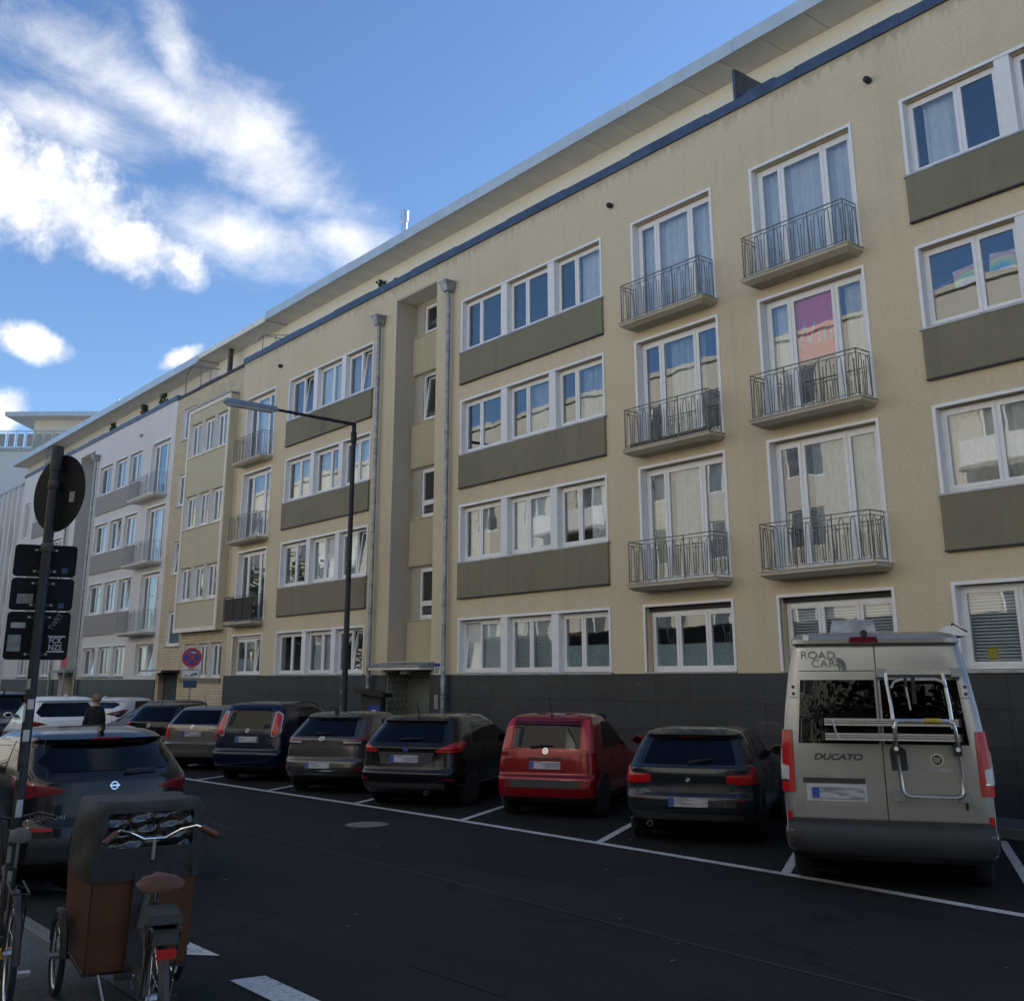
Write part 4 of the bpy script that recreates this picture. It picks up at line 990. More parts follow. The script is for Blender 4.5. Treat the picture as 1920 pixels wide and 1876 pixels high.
def wheel(parent, x, y, rad, wid, rimmat='steel_rim'):
    sgn = 1 if x > 0 else -1
    prof = [(rad*.66, -wid/2), (rad*.9, -wid/2), (rad*.985, -wid*.36), (rad, 0), (rad*.985, wid*.36), (rad*.9, wid/2), (rad*.66, wid/2)]
    o = MB().lathe(prof, 28, 'x').build('wheel', 'rubber', parent, 50); o.location = (x, y, rad)
    m = MB().lathe([(rad*.665, -wid*.47), (rad*.665, wid*.47), (rad*.60, wid*.42), (rad*.58, wid*.22), (rad*.14, wid*.30), (0.001, wid*.32)], 28, 'x', caps=False)
    for k in range(5):
        a = 2*math.pi*k/5; d = Vector((0, math.cos(a), math.sin(a))); e = Vector((0, -math.sin(a), math.cos(a)))
        q = [d*rad*.12+e*.03, d*rad*.62+e*.045, d*rad*.62-e*.045, d*rad*.12-e*.03]
        m.hexa([tuple(v+Vector((wid*.25, 0, 0))) for v in q], [tuple(v+Vector((wid*.44, 0, 0))) for v in q])
    if sgn < 0: m.v = [(-a, b, c) for a, b, c in m.v]
    m.build('rim', rimmat, o, 40); return o
def plate(parent, sh, z, x=0.0, w_=.52, h=.115, off=.008):
    fr_ = sh.frame(sh.s_of_x(x, z), z)
    o = on_frame(fr_, MB().box(-w_/2, w_/2, -.002+off, .008+off, -h/2, h/2)).build('license_plate', 'plate', parent)
    on_frame(fr_, MB().box(-w_/2, -w_/2+.075, .0085+off, .0095+off, -h/2+.004, h/2-.004)).build('country_band', 'blue', o)
    return o
def badge(parent, sh, z, kind, r_=.045, x=0.0):
    fr_ = sh.frame(sh.s_of_x(x, z), z); sx = 1.55 if kind in ('oval', 'ovals') else 1.0
    def disc(r1, y0, y1, n=20):
        m = MB(); vs_ = [(sx*r1*math.cos(2*math.pi*k/n), y, r1*math.sin(2*math.pi*k/n)) for y in (y0, y1) for k in range(n)]
        return m.add(vs_, [tuple(range(n)), tuple(range(n, 2*n))]+[(k, (k+1) % n, n+(k+1) % n, n+k) for k in range(n)])
    o = on_frame(fr_, disc(r_, .0, .014)).build('badge', 'chrome', parent)
    if kind == 'quarters':
        on_frame(fr_, disc(r_*.86, .014, .0155)).build('badge_ring', 'black', o)
        for k in range(4):
            a0 = k*math.pi/2; vs_ = [(0, .017, 0)]+[(r_*.55*math.cos(a0+j*math.pi/12), .017, r_*.55*math.sin(a0+j*math.pi/12)) for j in range(7)]
            on_frame(fr_, MB().add(vs_, [tuple(range(8))])).build('badge_quarter', 'sign_white' if k % 2 == 0 else 'sign_blue', o)
    elif kind == 'bar':
        on_frame(fr_, disc(r_*.72, .014, .0155)).build('badge_field', 'black', o)
        on_frame(fr_, MB().box(-r_*1.25, r_*1.25, .016, .02, -r_*.18, r_*.18)).build('badge_bar', 'chrome', o)
    elif kind == 'shield':
        on_frame(fr_, disc(r_*.80, .014, .0155)).build('badge_field', 'sign_red' if r_ < .05 else 'trim', o)
        m = MB()
        for k in range(4): m.box(-r_*.5+k*r_*.27, -r_*.5+k*r_*.27+r_*.12, .016, .019, -r_*.42, r_*.42)
        on_frame(fr_, m).build('badge_letters', 'chrome', o)
    elif kind == 'ovals':
        on_frame(fr_, disc(r_*.84, .014, .0155)).build('badge_field', 'trim', o)
        m = MB(); pts = [(sx*r_*.40*math.cos(a*math.pi/8), .018, r_*.72*math.sin(a*math.pi/8)) for a in range(16)]; m.tube(pts, .004, 4, closed=True)
        pts = [(sx*r_*.8*math.cos(a*math.pi/8), .018, r_*.35+r_*.35*math.sin(a*math.pi/8)) for a in range(16)]; m.tube(pts, .004, 4, closed=True)
        on_frame(fr_, m).build('badge_loops', 'chrome', o)
    elif kind == 'oval': on_frame(fr_, disc(r_*.82, .014, .0155)).build('badge_field', 'sign_blue', o)
    else:
        on_frame(fr_, disc(r_*.80, .014, .0155)).build('badge_field', 'trim', o)
        on_frame(fr_, MB().prism([(-r_*.5, -r_*.3), (r_*.1, -r_*.1), (r_*.55, r_*.3), (-r_*.1, r_*.2)], 'y', .016, .019)).build('badge_wing', 'chrome', o)
    return o
def build_car(name, label, cat, loc, heading, sp, group='cars parked in the slanted bays'):
    """heading in degrees: direction of travel measured from +Y towards +X"""
    t = thing(name, label, cat, (loc[0], loc[1], 0), R(-heading), group)
    sh = Shell(sp['levels'], sp.get('n', 4.0), sp.get('nf', 3.0))
    MT_b = sp['paint']
    body = sh.mesh().build('body', MT_b, t, 50)
    H_ = sp['levels'][-1][0]
    zl_ = sp['levels'][0][0]; wl_ = sp['levels'][0][3]*.92
    sh.patch([(-wl_, zl_+.004), (wl_, zl_+.004), (wl_*1.03, zl_+.085), (-wl_*1.03, zl_+.085)], off=.008, mode='x', ns=18, nz=3).build('rear_valance', 'black', t, 40)
    for nm, poly, mt in sp.get('rear', []):      # centred patches across the rear
        sh.patch(poly, off=.006, mode='x', ns=18, nz=8).build(nm, mt, t, 40)
    for nm, poly, mt in sp.get('pair', []):      # mirrored patches in arc length
        for mi in (1, -1): sh.patch(poly, off=.010, mode='s', ns=10, nz=7, mirror=mi).build(nm, mt, t, 40)
    for nm, poly, mt in sp.get('side', []):
        for mi in (1, -1): sh.patch(poly, off=.005, mode='y', ns=10, nz=6, mirror=mi).build(nm, mt, t, 40)
    bl_ = sp.get('belt', .96); yr_ = sp['axles'][0]
    ga = sp.get('gate', (.70, .62))            # tailgate shut lines on the rear, door shut lines and handles on the sides
    for mi in (1, -1):
        sh.patch([(ga[0], .66), (ga[0]+.008, .66), (ga[1]+.008, H_-.09), (ga[1], H_-.09)], off=.0035, ns=2, nz=10, depth=.003, mirror=mi).build('tailgate_gap', 'black', t)
        sh.patch([(ga[0]-.02, .655), (ga[0]+.45, .655), (ga[0]+.45, .662), (ga[0]-.02, .662)], off=.0035, ns=6, nz=2, depth=.003, mirror=mi).build('bumper_gap', 'black', t)
        for yy, z0_, z1_ in ((yr_+.42, .62, bl_), (yr_+1.28, .34, bl_+.28), (yr_+2.18, .34, bl_)):
            sh.patch([(yy, z0_), (yy+.008, z0_), (yy+.008, z1_), (yy, z1_)], off=.0035, mode='y', ns=2, nz=8, depth=.003, mirror=mi).build('door_gap', 'black', t)
        for yy in (yr_+.52, yr_+1.36):
            sh.patch([(yy, bl_-.10), (yy+.20, bl_-.10), (yy+.20, bl_-.07), (yy, bl_-.07)], off=.03, mode='y', ns=4, nz=2, depth=.03, mirror=mi).build('door_handle', MT_b, t)
        sh.patch([(yr_+.42, .30), (yr_+2.3, .30), (yr_+2.3, .36), (yr_+.42, .36)], off=.008, mode='y', ns=6, nz=2, mirror=mi).build('sill_trim', 'black', t)
    for k, y in enumerate(sp['axles']):
        hw = sh.at(.35)[2]; rad, wid = sp.get('wheel', (.31, .20))
        for mi in (1, -1):
            poly = [(y+(rad+.06)*math.cos(a*math.pi/9), rad+(rad+.06)*math.sin(a*math.pi/9)) for a in range(18)]; poly = [(u, max(v, sp['levels'][0][0]+.005)) for u, v in poly]
            sh.patch(poly, off=.004, mode='y', ns=10, nz=12, mirror=mi).build('wheel_arch', 'black', t)
            wheel(t, mi*(hw-wid/2+.022), y, rad, wid, sp.get('rim', 'steel_rim'))
    bx('underbody', 'underside', t, -sp['levels'][0][3]+.12, sp['levels'][0][3]-.12, .35, sp['axles'][1]+.4, .14, sp['levels'][0][0]+.05)
    z, x = sp['plate']; plate(t, sh, z, x)
    if 'badge' in sp: badge(t, sh, *sp['badge'])
    if 'wiper' in sp:
        xa, za, xb, zb = sp['wiper']; a = sh.pt(sh.s_of_x(xa, za), za)+sh.nrm(0, za)*.03; b = sh.pt(sh.s_of_x(xb, zb), zb)+sh.nrm(0, zb)*.03
        MB().tube([a, a*.7+b*.3+Vector((0, -.012, .008)), b], [.022, .016, .008], 5).build('rear_wiper', 'black', t)
    if 'rails' in sp:
        y0, y1, xr, zr = sp['rails']
        for mi in (1, -1): MB().tube([(mi*xr*.98, y0, zr-.085), (mi*xr, y0+.14, zr-.035), (mi*xr*1.01, (y0+y1)/2, zr-.012), (mi*xr, y1-.2, zr-.04), (mi*xr*.98, y1, zr-.10)], .018, 6).build('roof_rail', sp.get('railmat', 'black'), t, 60)
    if 'antenna' in sp:
        y0, zr = sp['antenna']; MB().tube([(0, y0, zr-.01), (0, y0, zr+.03), (0, y0-.12, zr+.26)], [.022, .010, .004], 5).build('roof_antenna', 'black', t)
    if 'fin' in sp:
        y0, zr = sp['fin']; MB().prism([(y0, zr-.01), (y0+.18, zr-.01), (y0+.06, zr+.06), (y0, zr+.065)], 'x', -.022, .022).build('roof_fin', MT_b, t)
    ym, zm = sp['mirror']; hw = sh.at(zm)[2]
    for mi in (1, -1):
        m = MB().lathe([(.02, -.05), (.085, -.045), (.10, 0), (.075, .06), (.02, .09)], 10, 'y', c=(0, 0, 0)); m.v = [(a*1.15+mi*(hw+.11), b+ym, c*.8+zm+.04) for a, b, c in m.v]; m.box(min(mi*(hw-.02), mi*(hw+.06)), max(mi*(hw-.02), mi*(hw+.06)), ym-.02, ym+.04, zm-.01, zm+.03)
        o = m.build('door_mirror', MT_b, t, 50)
        MB().add([(mi*(hw+.11)+.07*math.cos(a*math.pi/6)*1.1, ym-.056, zm+.04+.048*math.sin(a*math.pi/6)) for a in range(12)], [tuple(range(12))]).build('mirror_glass', 'car_glass', o)
    if 'exhaust' in sp:
        for x in sp['exhaust']: MB().lathe([(.03, -.04), (.038, -.04), (.038, .15), (.03, .15)], 14, 'y', c=(x, .04, .27), caps=False).build('exhaust_pipe', 'alu', t, 50)
    return t, sh
def rnd(poly): return poly
def hatch(L_, Wd, Hh, belt, roof_y0, win_b, win_t, lr=.55, hoodz=.90, rear=None, zb=.24, rw=.03):
    """levels of a hatchback or estate; rear = list of (z, y) rear profile"""
    h = Wd/2
    fy = [(zb, L_-.22), (.32, L_-.08), (.50, L_-.01), (.62, L_-.02), (.72, L_-.10), (.80, L_-.30), (hoodz, L_-.95), (belt+.03, L_-1.15)]
    def yf(z):
        if z >= belt+.03: return L_-1.15-(z-belt-.03)/(Hh-.06-belt-.03)*1.05
        for a, b in zip(fy, fy[1:]):
            if z <= b[0]: return a[1]+(b[1]-a[1])*(z-a[0])/(b[0]-a[0])
        return fy[-1][1]
    def yr(z):
        for a, b in zip(rear, rear[1:]):
            if z <= b[0]: return a[1]+(b[1]-a[1])*(z-a[0])/(b[0]-a[0])
        return rear[-1][1]
    def hw(z):
        pr = [(zb, h*.93), (.34, h*.975), (.55, h*.995), (.78, h), (belt, h*.965), (belt+(Hh-belt)*.35, h*(.885+rw*.5)), (belt+(Hh-belt)*.70, h*(.785+rw)), (Hh-.055, h*(.70+rw)), (Hh-.022, h*(.60+rw)), (Hh-.006, h*(.42+rw)), (Hh, h*.2)]
        for a, b in zip(pr, pr[1:]):
            if z <= b[0]: return a[1]+(b[1]-a[1])*(z-a[0])/(b[0]-a[0])
        return pr[-1][1]
    zs = sorted({round(v, 3) for v in [zb, .28, .34, .42, .50, .56, .62, .68, .74, .80, .86, hoodz, belt, belt+.03]+[belt+.03+(Hh-.055-belt-.03)*i/7 for i in range(1, 8)]+[r_[0] for r_ in rear if r_[0] < Hh-.05]})
    lv = []
    for z in zs: lv.append((z, yr(z), yf(z), hw(z), lr if z < belt else lr*.85, .7 if z < belt else .5))
    y0, y1 = lv[-1][1], lv[-1][2]
    lv.append((Hh-.022, y0+.10, y1-.12, hw(Hh-.022), lr*.7, .45)); lv.append((Hh-.006, y0+.35, y1-.35, hw(Hh-.006), lr*.5, .35)); lv.append((Hh, y0+.7, y1-.6, hw(Hh), .3, .25))
    return lv
def side_glass(L_, belt, Hh, y0, y1):
    b, t_ = belt+.05, Hh-.12
    return [('side_window', [(y0+.05, b), (y0+1.0, b), (y0+.98, t_), (y0+.22, t_)], 'car_glass'), ('side_window', [(y0+1.07, b), (y0+1.95, b), (y0+1.62, t_), (y0+1.05, t_)], 'car_glass')]
PT = {k: paint(k+'_car_paint', *v) for k, v in {'red': ((0.20, 0.004, 0.008), .2, .25, .08), 'black': ((0.006, 0.006, 0.008), .2, .22, .08), 'navy': ((0.005, 0.008, 0.028), .2, .22, .08), 'bronze': ((0.085, 0.080, 0.076), .55, .3, .2), 'slate': ((0.020, 0.026, 0.034), .4, .24, .12), 'champagne': ((0.20, 0.185, 0.165), .5, .3, .2), 'white': ((0.72, 0.73, 0.74), .0, .25, .06), 'charcoal': ((0.007, 0.0075, 0.010), .3, .25, .06), 'blue': ((0.014, 0.022, 0.05), .35, .25, .15), 'silver': ((0.34, 0.36, 0.38), .6, .3, .2), 'van': ((0.285, 0.287, 0.28), .55, .34, .2)}.items()}

# red city car
lv = hatch(3.65, 1.66, 1.56, .96, .35, 0, 0, lr=.27, rw=.10, hoodz=.94, rear=[(.24, .10), (.32, .03), (.44, .0), (.60, .02), (.66, .07), (.90, .10), (1.0, .12), (1.42, .26), (1.50, .36)])
build_car('red_city_car', 'red tall city car with vertical tail lights parked facing the wall', 'car', (-13.62, 11.40), -31, dict(levels=lv, n=5, paint=PT['red'], axles=(.62, 2.92), wheel=(.30, .18), plate=(.79, 0), badge=(1.0, 'shield', .048), mirror=(2.55, 1.03), rails=(.55, 1.75, .55, 1.55), antenna=(.45, 1.55),
    rear=[('rear_window', [(-.565, 1.045), (.565, 1.045), (.545, 1.44), (-.545, 1.44)], 'car_glass'), ('tailgate_handle', [(-.30, .875), (.30, .875), (.30, .905), (-.30, .905)], 'trim'), ('plate_recess', [(-.32, .715), (.32, .715), (.32, .868), (-.32, .868)], PT['red']), ('bumper_trim', [(-.66, .46), (.66, .46), (.66, .58), (-.66, .58)], 'trim'), ('tailgate_gap', [(-.64, .628), (.64, .628), (.64, .634), (-.64, .634)], 'black')],
    pair=[('tail_light', [(.60, 1.02), (.74, 1.02), (.69, 1.47), (.575, 1.47)], 'red_lens'), ('fog_lamp', [(.56, .47), (.66, .47), (.66, .56), (.56, .56)], 'dark_red_lens')],
    side=side_glass(3.65, .98, 1.55, .62, 3), wiper=(-.25, 1.05, .12, 1.08)))
# dark slate hatchback
lv = hatch(4.33, 1.79, 1.45, .93, .5, 0, 0, lr=.5, hoodz=.92, rear=[(.24, .16), (.32, .05), (.46, .0), (.60, .01), (.66, .05), (.74, .07), (.90, .06), (.965, .08), (1.0, .16), (1.32, .50), (1.37, .46), (1.40, .55)])
build_car('slate_hatchback', 'dark slate hatchback with L shaped red tail lights next to the camper van', 'car', (-10.28, 11.08), -33, dict(levels=lv, paint=PT['slate'], axles=(.80, 3.49), wheel=(.32, .20), plate=(.545, 0), badge=(.82, 'quarters', .045), mirror=(2.75, 1.02), exhaust=(-.52,),
    rear=[('rear_window', [(-.62, 1.01), (.62, 1.01), (.53, 1.315), (-.53, 1.315)], 'car_glass'), ('tailgate_lower', [(-.50, .655), (.50, .655), (.56, .725), (-.56, .725)], 'trim'), ('tailgate_gap', [(-.6, .645), (.6, .645), (.6, .651), (-.6, .651)], 'black'), ('bumper_lower', [(-.70, .30), (.70, .30), (.70, .40), (-.70, .40)], 'trim'), ('brake_strip', [(-.15, 1.335), (.15, 1.335), (.15, 1.345), (-.15, 1.345)], 'dark_red_lens')],
    pair=[('tail_light', [(.66, .77), (1.02, .77), (1.0, .97), (.86, .985), (.78, .905), (.50, .875), (.50, .79)], 'red_lens'), ('reflector', [(.56, .57), (.76, .57), (.76, .585), (.56, .585)], 'dark_red_lens')],
    side=side_glass(4.33, .95, 1.44, .95, 3), wiper=(0, 1.0, .32, 1.06)))
# black estate
lv = hatch(4.56, 1.84, 1.50, .96, .5, 0, 0, lr=.55, hoodz=.94, rear=[(.24, .2), (.34, .06), (.5, .0), (.58, .01), (.63, .06), (.8, .09), (.98, .10), (1.06, .15), (1.36, .50), (1.41, .48), (1.44, .55)])
build_car('black_estate_car', 'black estate car with swept red tail lights left of the red city car', 'car', (-16.10, 10.38), -32, dict(levels=lv, paint=PT['black'], axles=(.92, 3.57), wheel=(.32, .21), plate=(.80, -.02), badge=(.955, 'oval', .036), mirror=(2.85, 1.05), rails=(.75, 2.3, .56, 1.49), antenna=(.62, 1.49), exhaust=(.42,),
    rear=[('rear_window', [(-.64, 1.07), (.64, 1.07), (.54, 1.37), (-.54, 1.37)], 'car_glass'), ('plate_recess', [(-.46, .715), (.46, .715), (.52, .905), (-.52, .905)], 'trim'), ('bumper_crease', [(-.80, .60), (.80, .60), (.80, .612), (-.80, .612)], 'black'), ('bumper_lower', [(-.72, .30), (.72, .30), (.72, .42), (-.72, .42)], 'trim')],
    pair=[('tail_light', [(.58, .905), (1.06, .905), (1.30, 1.04), (1.16, 1.075), (.86, 1.06), (.52, .93)], 'red_lens'), ('reflector', [(.70, .46), (.92, .46), (.92, .50), (.70, .50)], 'dark_red_lens')],
    side=side_glass(4.56, .98, 1.49, 1.0, 3), wiper=(-.12, 1.09, .28, 1.115)))
# bronze grey hatchback
lv = hatch(4.28, 1.78, 1.48, .95, .5, 0, 0, lr=.6, hoodz=.93, rear=[(.24, .2), (.34, .06), (.48, .0), (.60, .02), (.66, .07), (.85, .09), (1.0, .11), (1.06, .17), (1.34, .52), (1.39, .48), (1.42, .56)])
build_car('bronze_hatchback', 'bronze grey hatchback with chrome bumper strip left of the black estate', 'car', (-19.05, 10.38), -33, dict(levels=lv, n=3.6, paint=PT['bronze'], axles=(.82, 3.42), wheel=(.32, .2), plate=(.53, -.02), badge=(1.0, 'ovals', .042), mirror=(2.7, 1.05), fin=(.62, 1.47),
    rear=[('rear_window', [(-.62, 1.05), (.62, 1.05), (.52, 1.35), (-.52, 1.35)], 'car_glass'), ('tailgate_gap', [(-.58, .655), (.58, .655), (.60, .663), (-.60, .663)], 'black'), ('handle_recess', [(-.12, .90), (.12, .90), (.18, .975), (-.18, .975)], 'trim'), ('chrome_strip', [(-.56, .425), (.56, .425), (.58, .445), (-.58, .445)], 'chrome'), ('bumper_lower', [(-.62, .30), (.62, .30), (.62, .418), (-.62, .418)], 'trim'), ('chrome_strip', [(-.5, .372), (.5, .372), (.5, .382), (-.5, .382)], 'chrome')],
    pair=[('tail_light', [(.46, .965), (1.0, .945), (1.30, 1.03), (1.05, 1.06), (.70, 1.02)], 'dark_red_lens'), ('reverse_light', [(.46, .925), (.80, .925), (.80, .955), (.44, .96)], 'clear_lens'), ('reflector', [(.72, .42), (.95, .42), (.95, .48), (.72, .48)], 'dark_red_lens')],
    side=side_glass(4.28, .98, 1.47, 1.0, 3), wiper=(-.18, 1.07, .12, 1.085)))
# navy high-roof family car
lv = hatch(4.21, 1.70, 1.62, 1.0, .35, 0, 0, lr=.30, rw=.08, hoodz=.95, rear=[(.24, .14), (.34, .05), (.52, .0), (.60, .01), (.66, .07), (1.0, .12), (1.10, .14), (1.48, .30), (1.56, .40)])
build_car('navy_family_car', 'navy blue tall family car with white rimmed upright tail lights', 'car', (-22.25, 10.32), -32, dict(levels=lv, n=5, paint=PT['navy'], axles=(.75, 3.37), wheel=(.31, .19), plate=(.86, 0), badge=(1.04, 'wing', .045), mirror=(2.8, 1.08), rails=(.6, 2.1, .58, 1.61), railmat='black',
    rear=[('rear_window', [(-.54, 1.09), (.54, 1.09), (.47, 1.50), (-.47, 1.50)], 'car_glass'), ('plate_recess', [(-.31, .79), (.31, .79), (.31, .935), (-.31, .935)], 'trim'), ('bumper_crease', [(-.72, .62), (.72, .62), (.72, .632), (-.72, .632)], 'black')],
    pair=[('tail_light_rim', [(.58, .93), (.66, .92), (.80, 1.02), (.76, 1.36), (.66, 1.43), (.58, 1.43)], 'clear_lens')],
    side=side_glass(4.21, 1.04, 1.61, .8, 3)))
t_ = [o for o in C.objects if o.name.startswith('navy_family_car')][0]; sh_ = Shell(lv, 5)
for mi in (1, -1): sh_.patch([(.60, .95), (.66, .94), (.78, 1.03), (.74, 1.34), (.65, 1.405), (.60, 1.405)], off=.016, ns=8, nz=7, mirror=mi).build('tail_light', 'red_lens', t_, 40)
bx('parcel_paper', 'sticker_white', t_, -.25, .2, .42, .43, 1.2, 1.42)
# champagne estate
lv = hatch(4.57, 1.78, 1.47, .95, .4, 0, 0, lr=.45, hoodz=.93, rear=[(.24, .16), (.34, .05), (.48, .0), (.62, .01), (.67, .08), (.9, .09), (1.0, .11), (1.06, .15), (1.36, .42), (1.42, .50)])
build_car('champagne_estate_car', 'champagne silver estate car with dark glass left of the navy car', 'car', (-25.70, 10.52), -33, dict(levels=lv, paint=PT['champagne'], axles=(.92, 3.5), wheel=(.31, .2), plate=(.84, 0), badge=(1.0, 'wing', .042), mirror=(2.85, 1.04), rails=(.7, 2.3, .57, 1.46), antenna=(.62, 1.46),
    rear=[('rear_window', [(-.64, 1.06), (.64, 1.06), (.55, 1.37), (-.55, 1.37)], 'car_glass'), ('plate_recess', [(-.33, .76), (.33, .76), (.33, .925), (-.33, .925)], PT['champagne']), ('bumper_trim', [(-.82, .50), (.82, .50), (.82, .615), (-.82, .615)], 'trim')],
    pair=[('tail_light', [(.66, .74), (.90, .72), (.95, .98), (.88, 1.05), (.66, 1.05)], 'red_lens')], side=side_glass(4.57, .98, 1.46, .9, 3)))
# black small hatchback
lv = hatch(4.1, 1.72, 1.48, .95, .4, 0, 0, lr=.5, hoodz=.93, rear=[(.24, .16), (.34, .05), (.48, .0), (.62, .01), (.67, .07), (.9, .09), (1.02, .12), (1.36, .45), (1.42, .52)])
build_car('black_hatchback', 'black hatchback with round red lamps left of the champagne estate', 'car', (-28.85, 10.62), -33, dict(levels=lv, paint=PT['black'], axles=(.8, 3.3), wheel=(.3, .19), plate=(.6, 0), badge=(.93, 'ring', .055), mirror=(2.6, 1.03), antenna=(.6, 1.46),
    rear=[('rear_window', [(-.60, 1.03), (.60, 1.03), (.52, 1.36), (-.52, 1.36)], 'car_glass')],
    pair=[('tail_light', [(.60, .86), (.74, .80), (.92, .86), (.94, .98), (.78, 1.04), (.62, .98)], 'red_lens')], side=side_glass(4.1, .98, 1.46, .9, 3)))
# blue car parked nose out: generator with the windscreen towards the street
lv = hatch(4.2, 1.75, 1.47, .95, .4, 0, 0, lr=.5, hoodz=.93, rear=[(.24, .16), (.34, .05), (.48, .0), (.62, .01), (.67, .07), (.9, .09), (1.02, .12), (1.36, .45), (1.42, .52)])
hd = R(-33); fx = Vector((math.sin(hd), math.cos(hd), 0))
bc, bsh = build_car('blue_car', 'dark blue car parked nose out beyond the black hatchback', 'car', (-32.1+fx.x*4.2, 10.8+fx.y*4.2), -33+180, dict(levels=lv, paint=PT['blue'], axles=(.8, 3.4), wheel=(.3, .19), plate=(.6, 0), mirror=(2.75, 1.03),
    rear=[('rear_window', [(-.60, 1.03), (.60, 1.03), (.52, 1.36), (-.52, 1.36)], 'car_glass')], pair=[('tail_light', [(.60, .86), (.92, .86), (.94, 1.0), (.62, 1.0)], 'red_lens')], side=side_glass(4.2, .98, 1.46, .9, 3)))
def front_glass(t, sh, belt, Hh):
    rows = []
    for i in range(9):
        z = belt+.06+(Hh-.12-belt-.06)*i/8; yr, yf, hw, lr, lf = sh.at(z); row = []
        for k in range(13):
            x = (-1+2*k/12)*hw*.86; y = yf-lf*(1-(max(0, 1-abs(x/hw)**sh.nf))**(1/sh.nf)); row.append((x, y+.012, z+.008))
        rows.append(row)
    m = MB(); m.v = [p for r_ in rows for p in r_]
    for j in range(8):
        for k in range(12): m.f.append((j*13+k, j*13+k+1, (j+1)*13+k+1, (j+1)*13+k))
    m.build('windscreen', 'car_glass', t, 40)
    for mi in (1, -1): bx('headlight', 'clear_lens', t, min(mi*.45, mi*.75), max(mi*.45, mi*.75), sh.at(.72)[1]-.28, sh.at(.72)[1]-.12, .66, .76)
front_glass(bc, bsh, .97, 1.47)
# white sport utility in the lane, grey one behind, white estate
def suv(name, label, loc, hd, pt, Hh=1.68, L_=4.5, W=1.86, **kw):
    lv = hatch(L_, W, Hh, 1.06, .4, 0, 0, lr=.6, hoodz=1.02, zb=.28, rear=[(.28, .18), (.38, .05), (.55, .0), (.70, .02), (.76, .08), (1.0, .10), (1.12, .12), (1.18, .17), (Hh-.14, .52), (Hh-.09, .47), (Hh-.05, .58)])
    d = dict(levels=lv, n=3.4, paint=pt, axles=(.88, L_-.95), wheel=(.35, .22), plate=(.86, 0), mirror=(2.95, 1.15), rails=(.75, 2.35, .60, Hh-.02), railmat='alu', fin=(.62, Hh-.01),
        rear=[('rear_window', [(-.60, 1.20), (.60, 1.20), (.70, 1.30), (.54, Hh-.15), (-.54, Hh-.15), (-.70, 1.30)], 'car_glass'), ('bumper_trim', [(-.86, .36), (.86, .36), (.86, .60), (-.86, .60)], 'trim')],
        pair=[('tail_light', [(.46, 1.02), (.86, .96), (1.06, 1.02), (1.28, 1.16), (.98, 1.15), (.60, 1.075)], 'dark_red_lens'), ('reflector', [(.60, .66), (.82, .66), (.82, .69), (.60, .69)], 'red_lens')], side=side_glass(L_, 1.10, Hh, 1.0, 3)); d.update(kw)
    return build_car(name, label, 'car', loc, hd, d, 'cars beyond the sign pole')
suv('white_suv', 'white sport utility car driving away beyond the dark crossover', (-28.6, 8.55), -84, PT['white'], 1.68)
suv('grey_suv', 'dark grey sport utility roof showing behind the sign pole', (-36.6, 9.05), -86, PT['charcoal'], 1.72)
suv('white_estate_car', 'white car with dark side glass beyond the walking person', (-35.9, 11.4), -36, PT['white'], 1.52)
qt, qs = suv('dark_crossover', 'charcoal crossover with silver roof rails parked behind the cargo bike', (-11.75, 4.08), -90, PT['charcoal'], 1.60, 4.4, 1.84, wiper=(.12, 1.17, .46, 1.18), badge=(1.055, 'bar', .042), plate=(.80, 0), railmat='alu')
fr_ = qs.frame(qs.s_of_x(-.78, .775), .775); p_, x_, n_, z_ = fr_
tm = text_mesh('tailgate_lettering', 'QASHQAI', .055, 'chrome', qt, tuple(p_+n_*.012), Matrix((x_, z_, n_)).transposed().to_euler(), .002, sx=1.5)
fr2 = qs.frame(0, 1.50)
qs.patch([(-.60, Hq) for Hq in ()] or [(-.16, 1.50), (.16, 1.50), (.16, 1.515), (-.16, 1.515)], off=.012, mode='x', ns=6, nz=2).build('brake_strip', 'dark_red_lens', qt)
# ------------------------------------------------------------------ silver camper van
vl = [(.32, .16, 5.4, .94, .16, .6), (.40, .05, 5.6, 1.0, .16, .6), (.46, .01, 5.7, 1.02, .16, .6), (.60, .0, 5.72, 1.025, .16, .6), (.635, .03, 5.72, 1.022, .15, .6), (.66, .06, 5.7, 1.02, .13, .6), (.9, .065, 5.6, 1.025, .13, .6), (1.1, .075, 5.4, 1.025, .13, .7), (1.25, .085, 4.9, 1.022, .13, .7), (1.45, .10, 4.6, 1.012, .13, .6), (1.8, .15, 4.2, .975, .13, .5), (2.1, .20, 3.9, .93, .13, .45), (2.35, .25, 3.7, .885, .13, .45), (2.475, .28, 3.6, .855, .13, .45), (2.485, .20, 3.6, .865, .12, .45), (2.53, .20, 3.5, .855, .14, .45), (2.575, .26, 3.4, .81, .2, .4), (2.605, .40, 3.2, .70, .2, .4), (2.62, .8, 2.8, .45, .2, .3)]
V = thing('camper_van', 'silver grey high roof camper van with folded bike rack on its rear doors', 'van', (-6.72, 10.20, 0), R(34), 'cars parked in the slanted bays')
vs_h = Shell(vl, 7, 3)
vs_h.mesh().build('body', PT['van'], V, 35)
def vr(nm, poly, mt, off=.006, ns=14, nz=8, par=None): return vs_h.patch(poly, off=off, mode='x', ns=ns, nz=nz).build(nm, mt, par or V, 40)
vr('bumper', [(-.93, .325), (.93, .325), (1.0, .40), (1.0, .72), (-1.0, .72), (-1.0, .40)], 'trim', .012, 24)
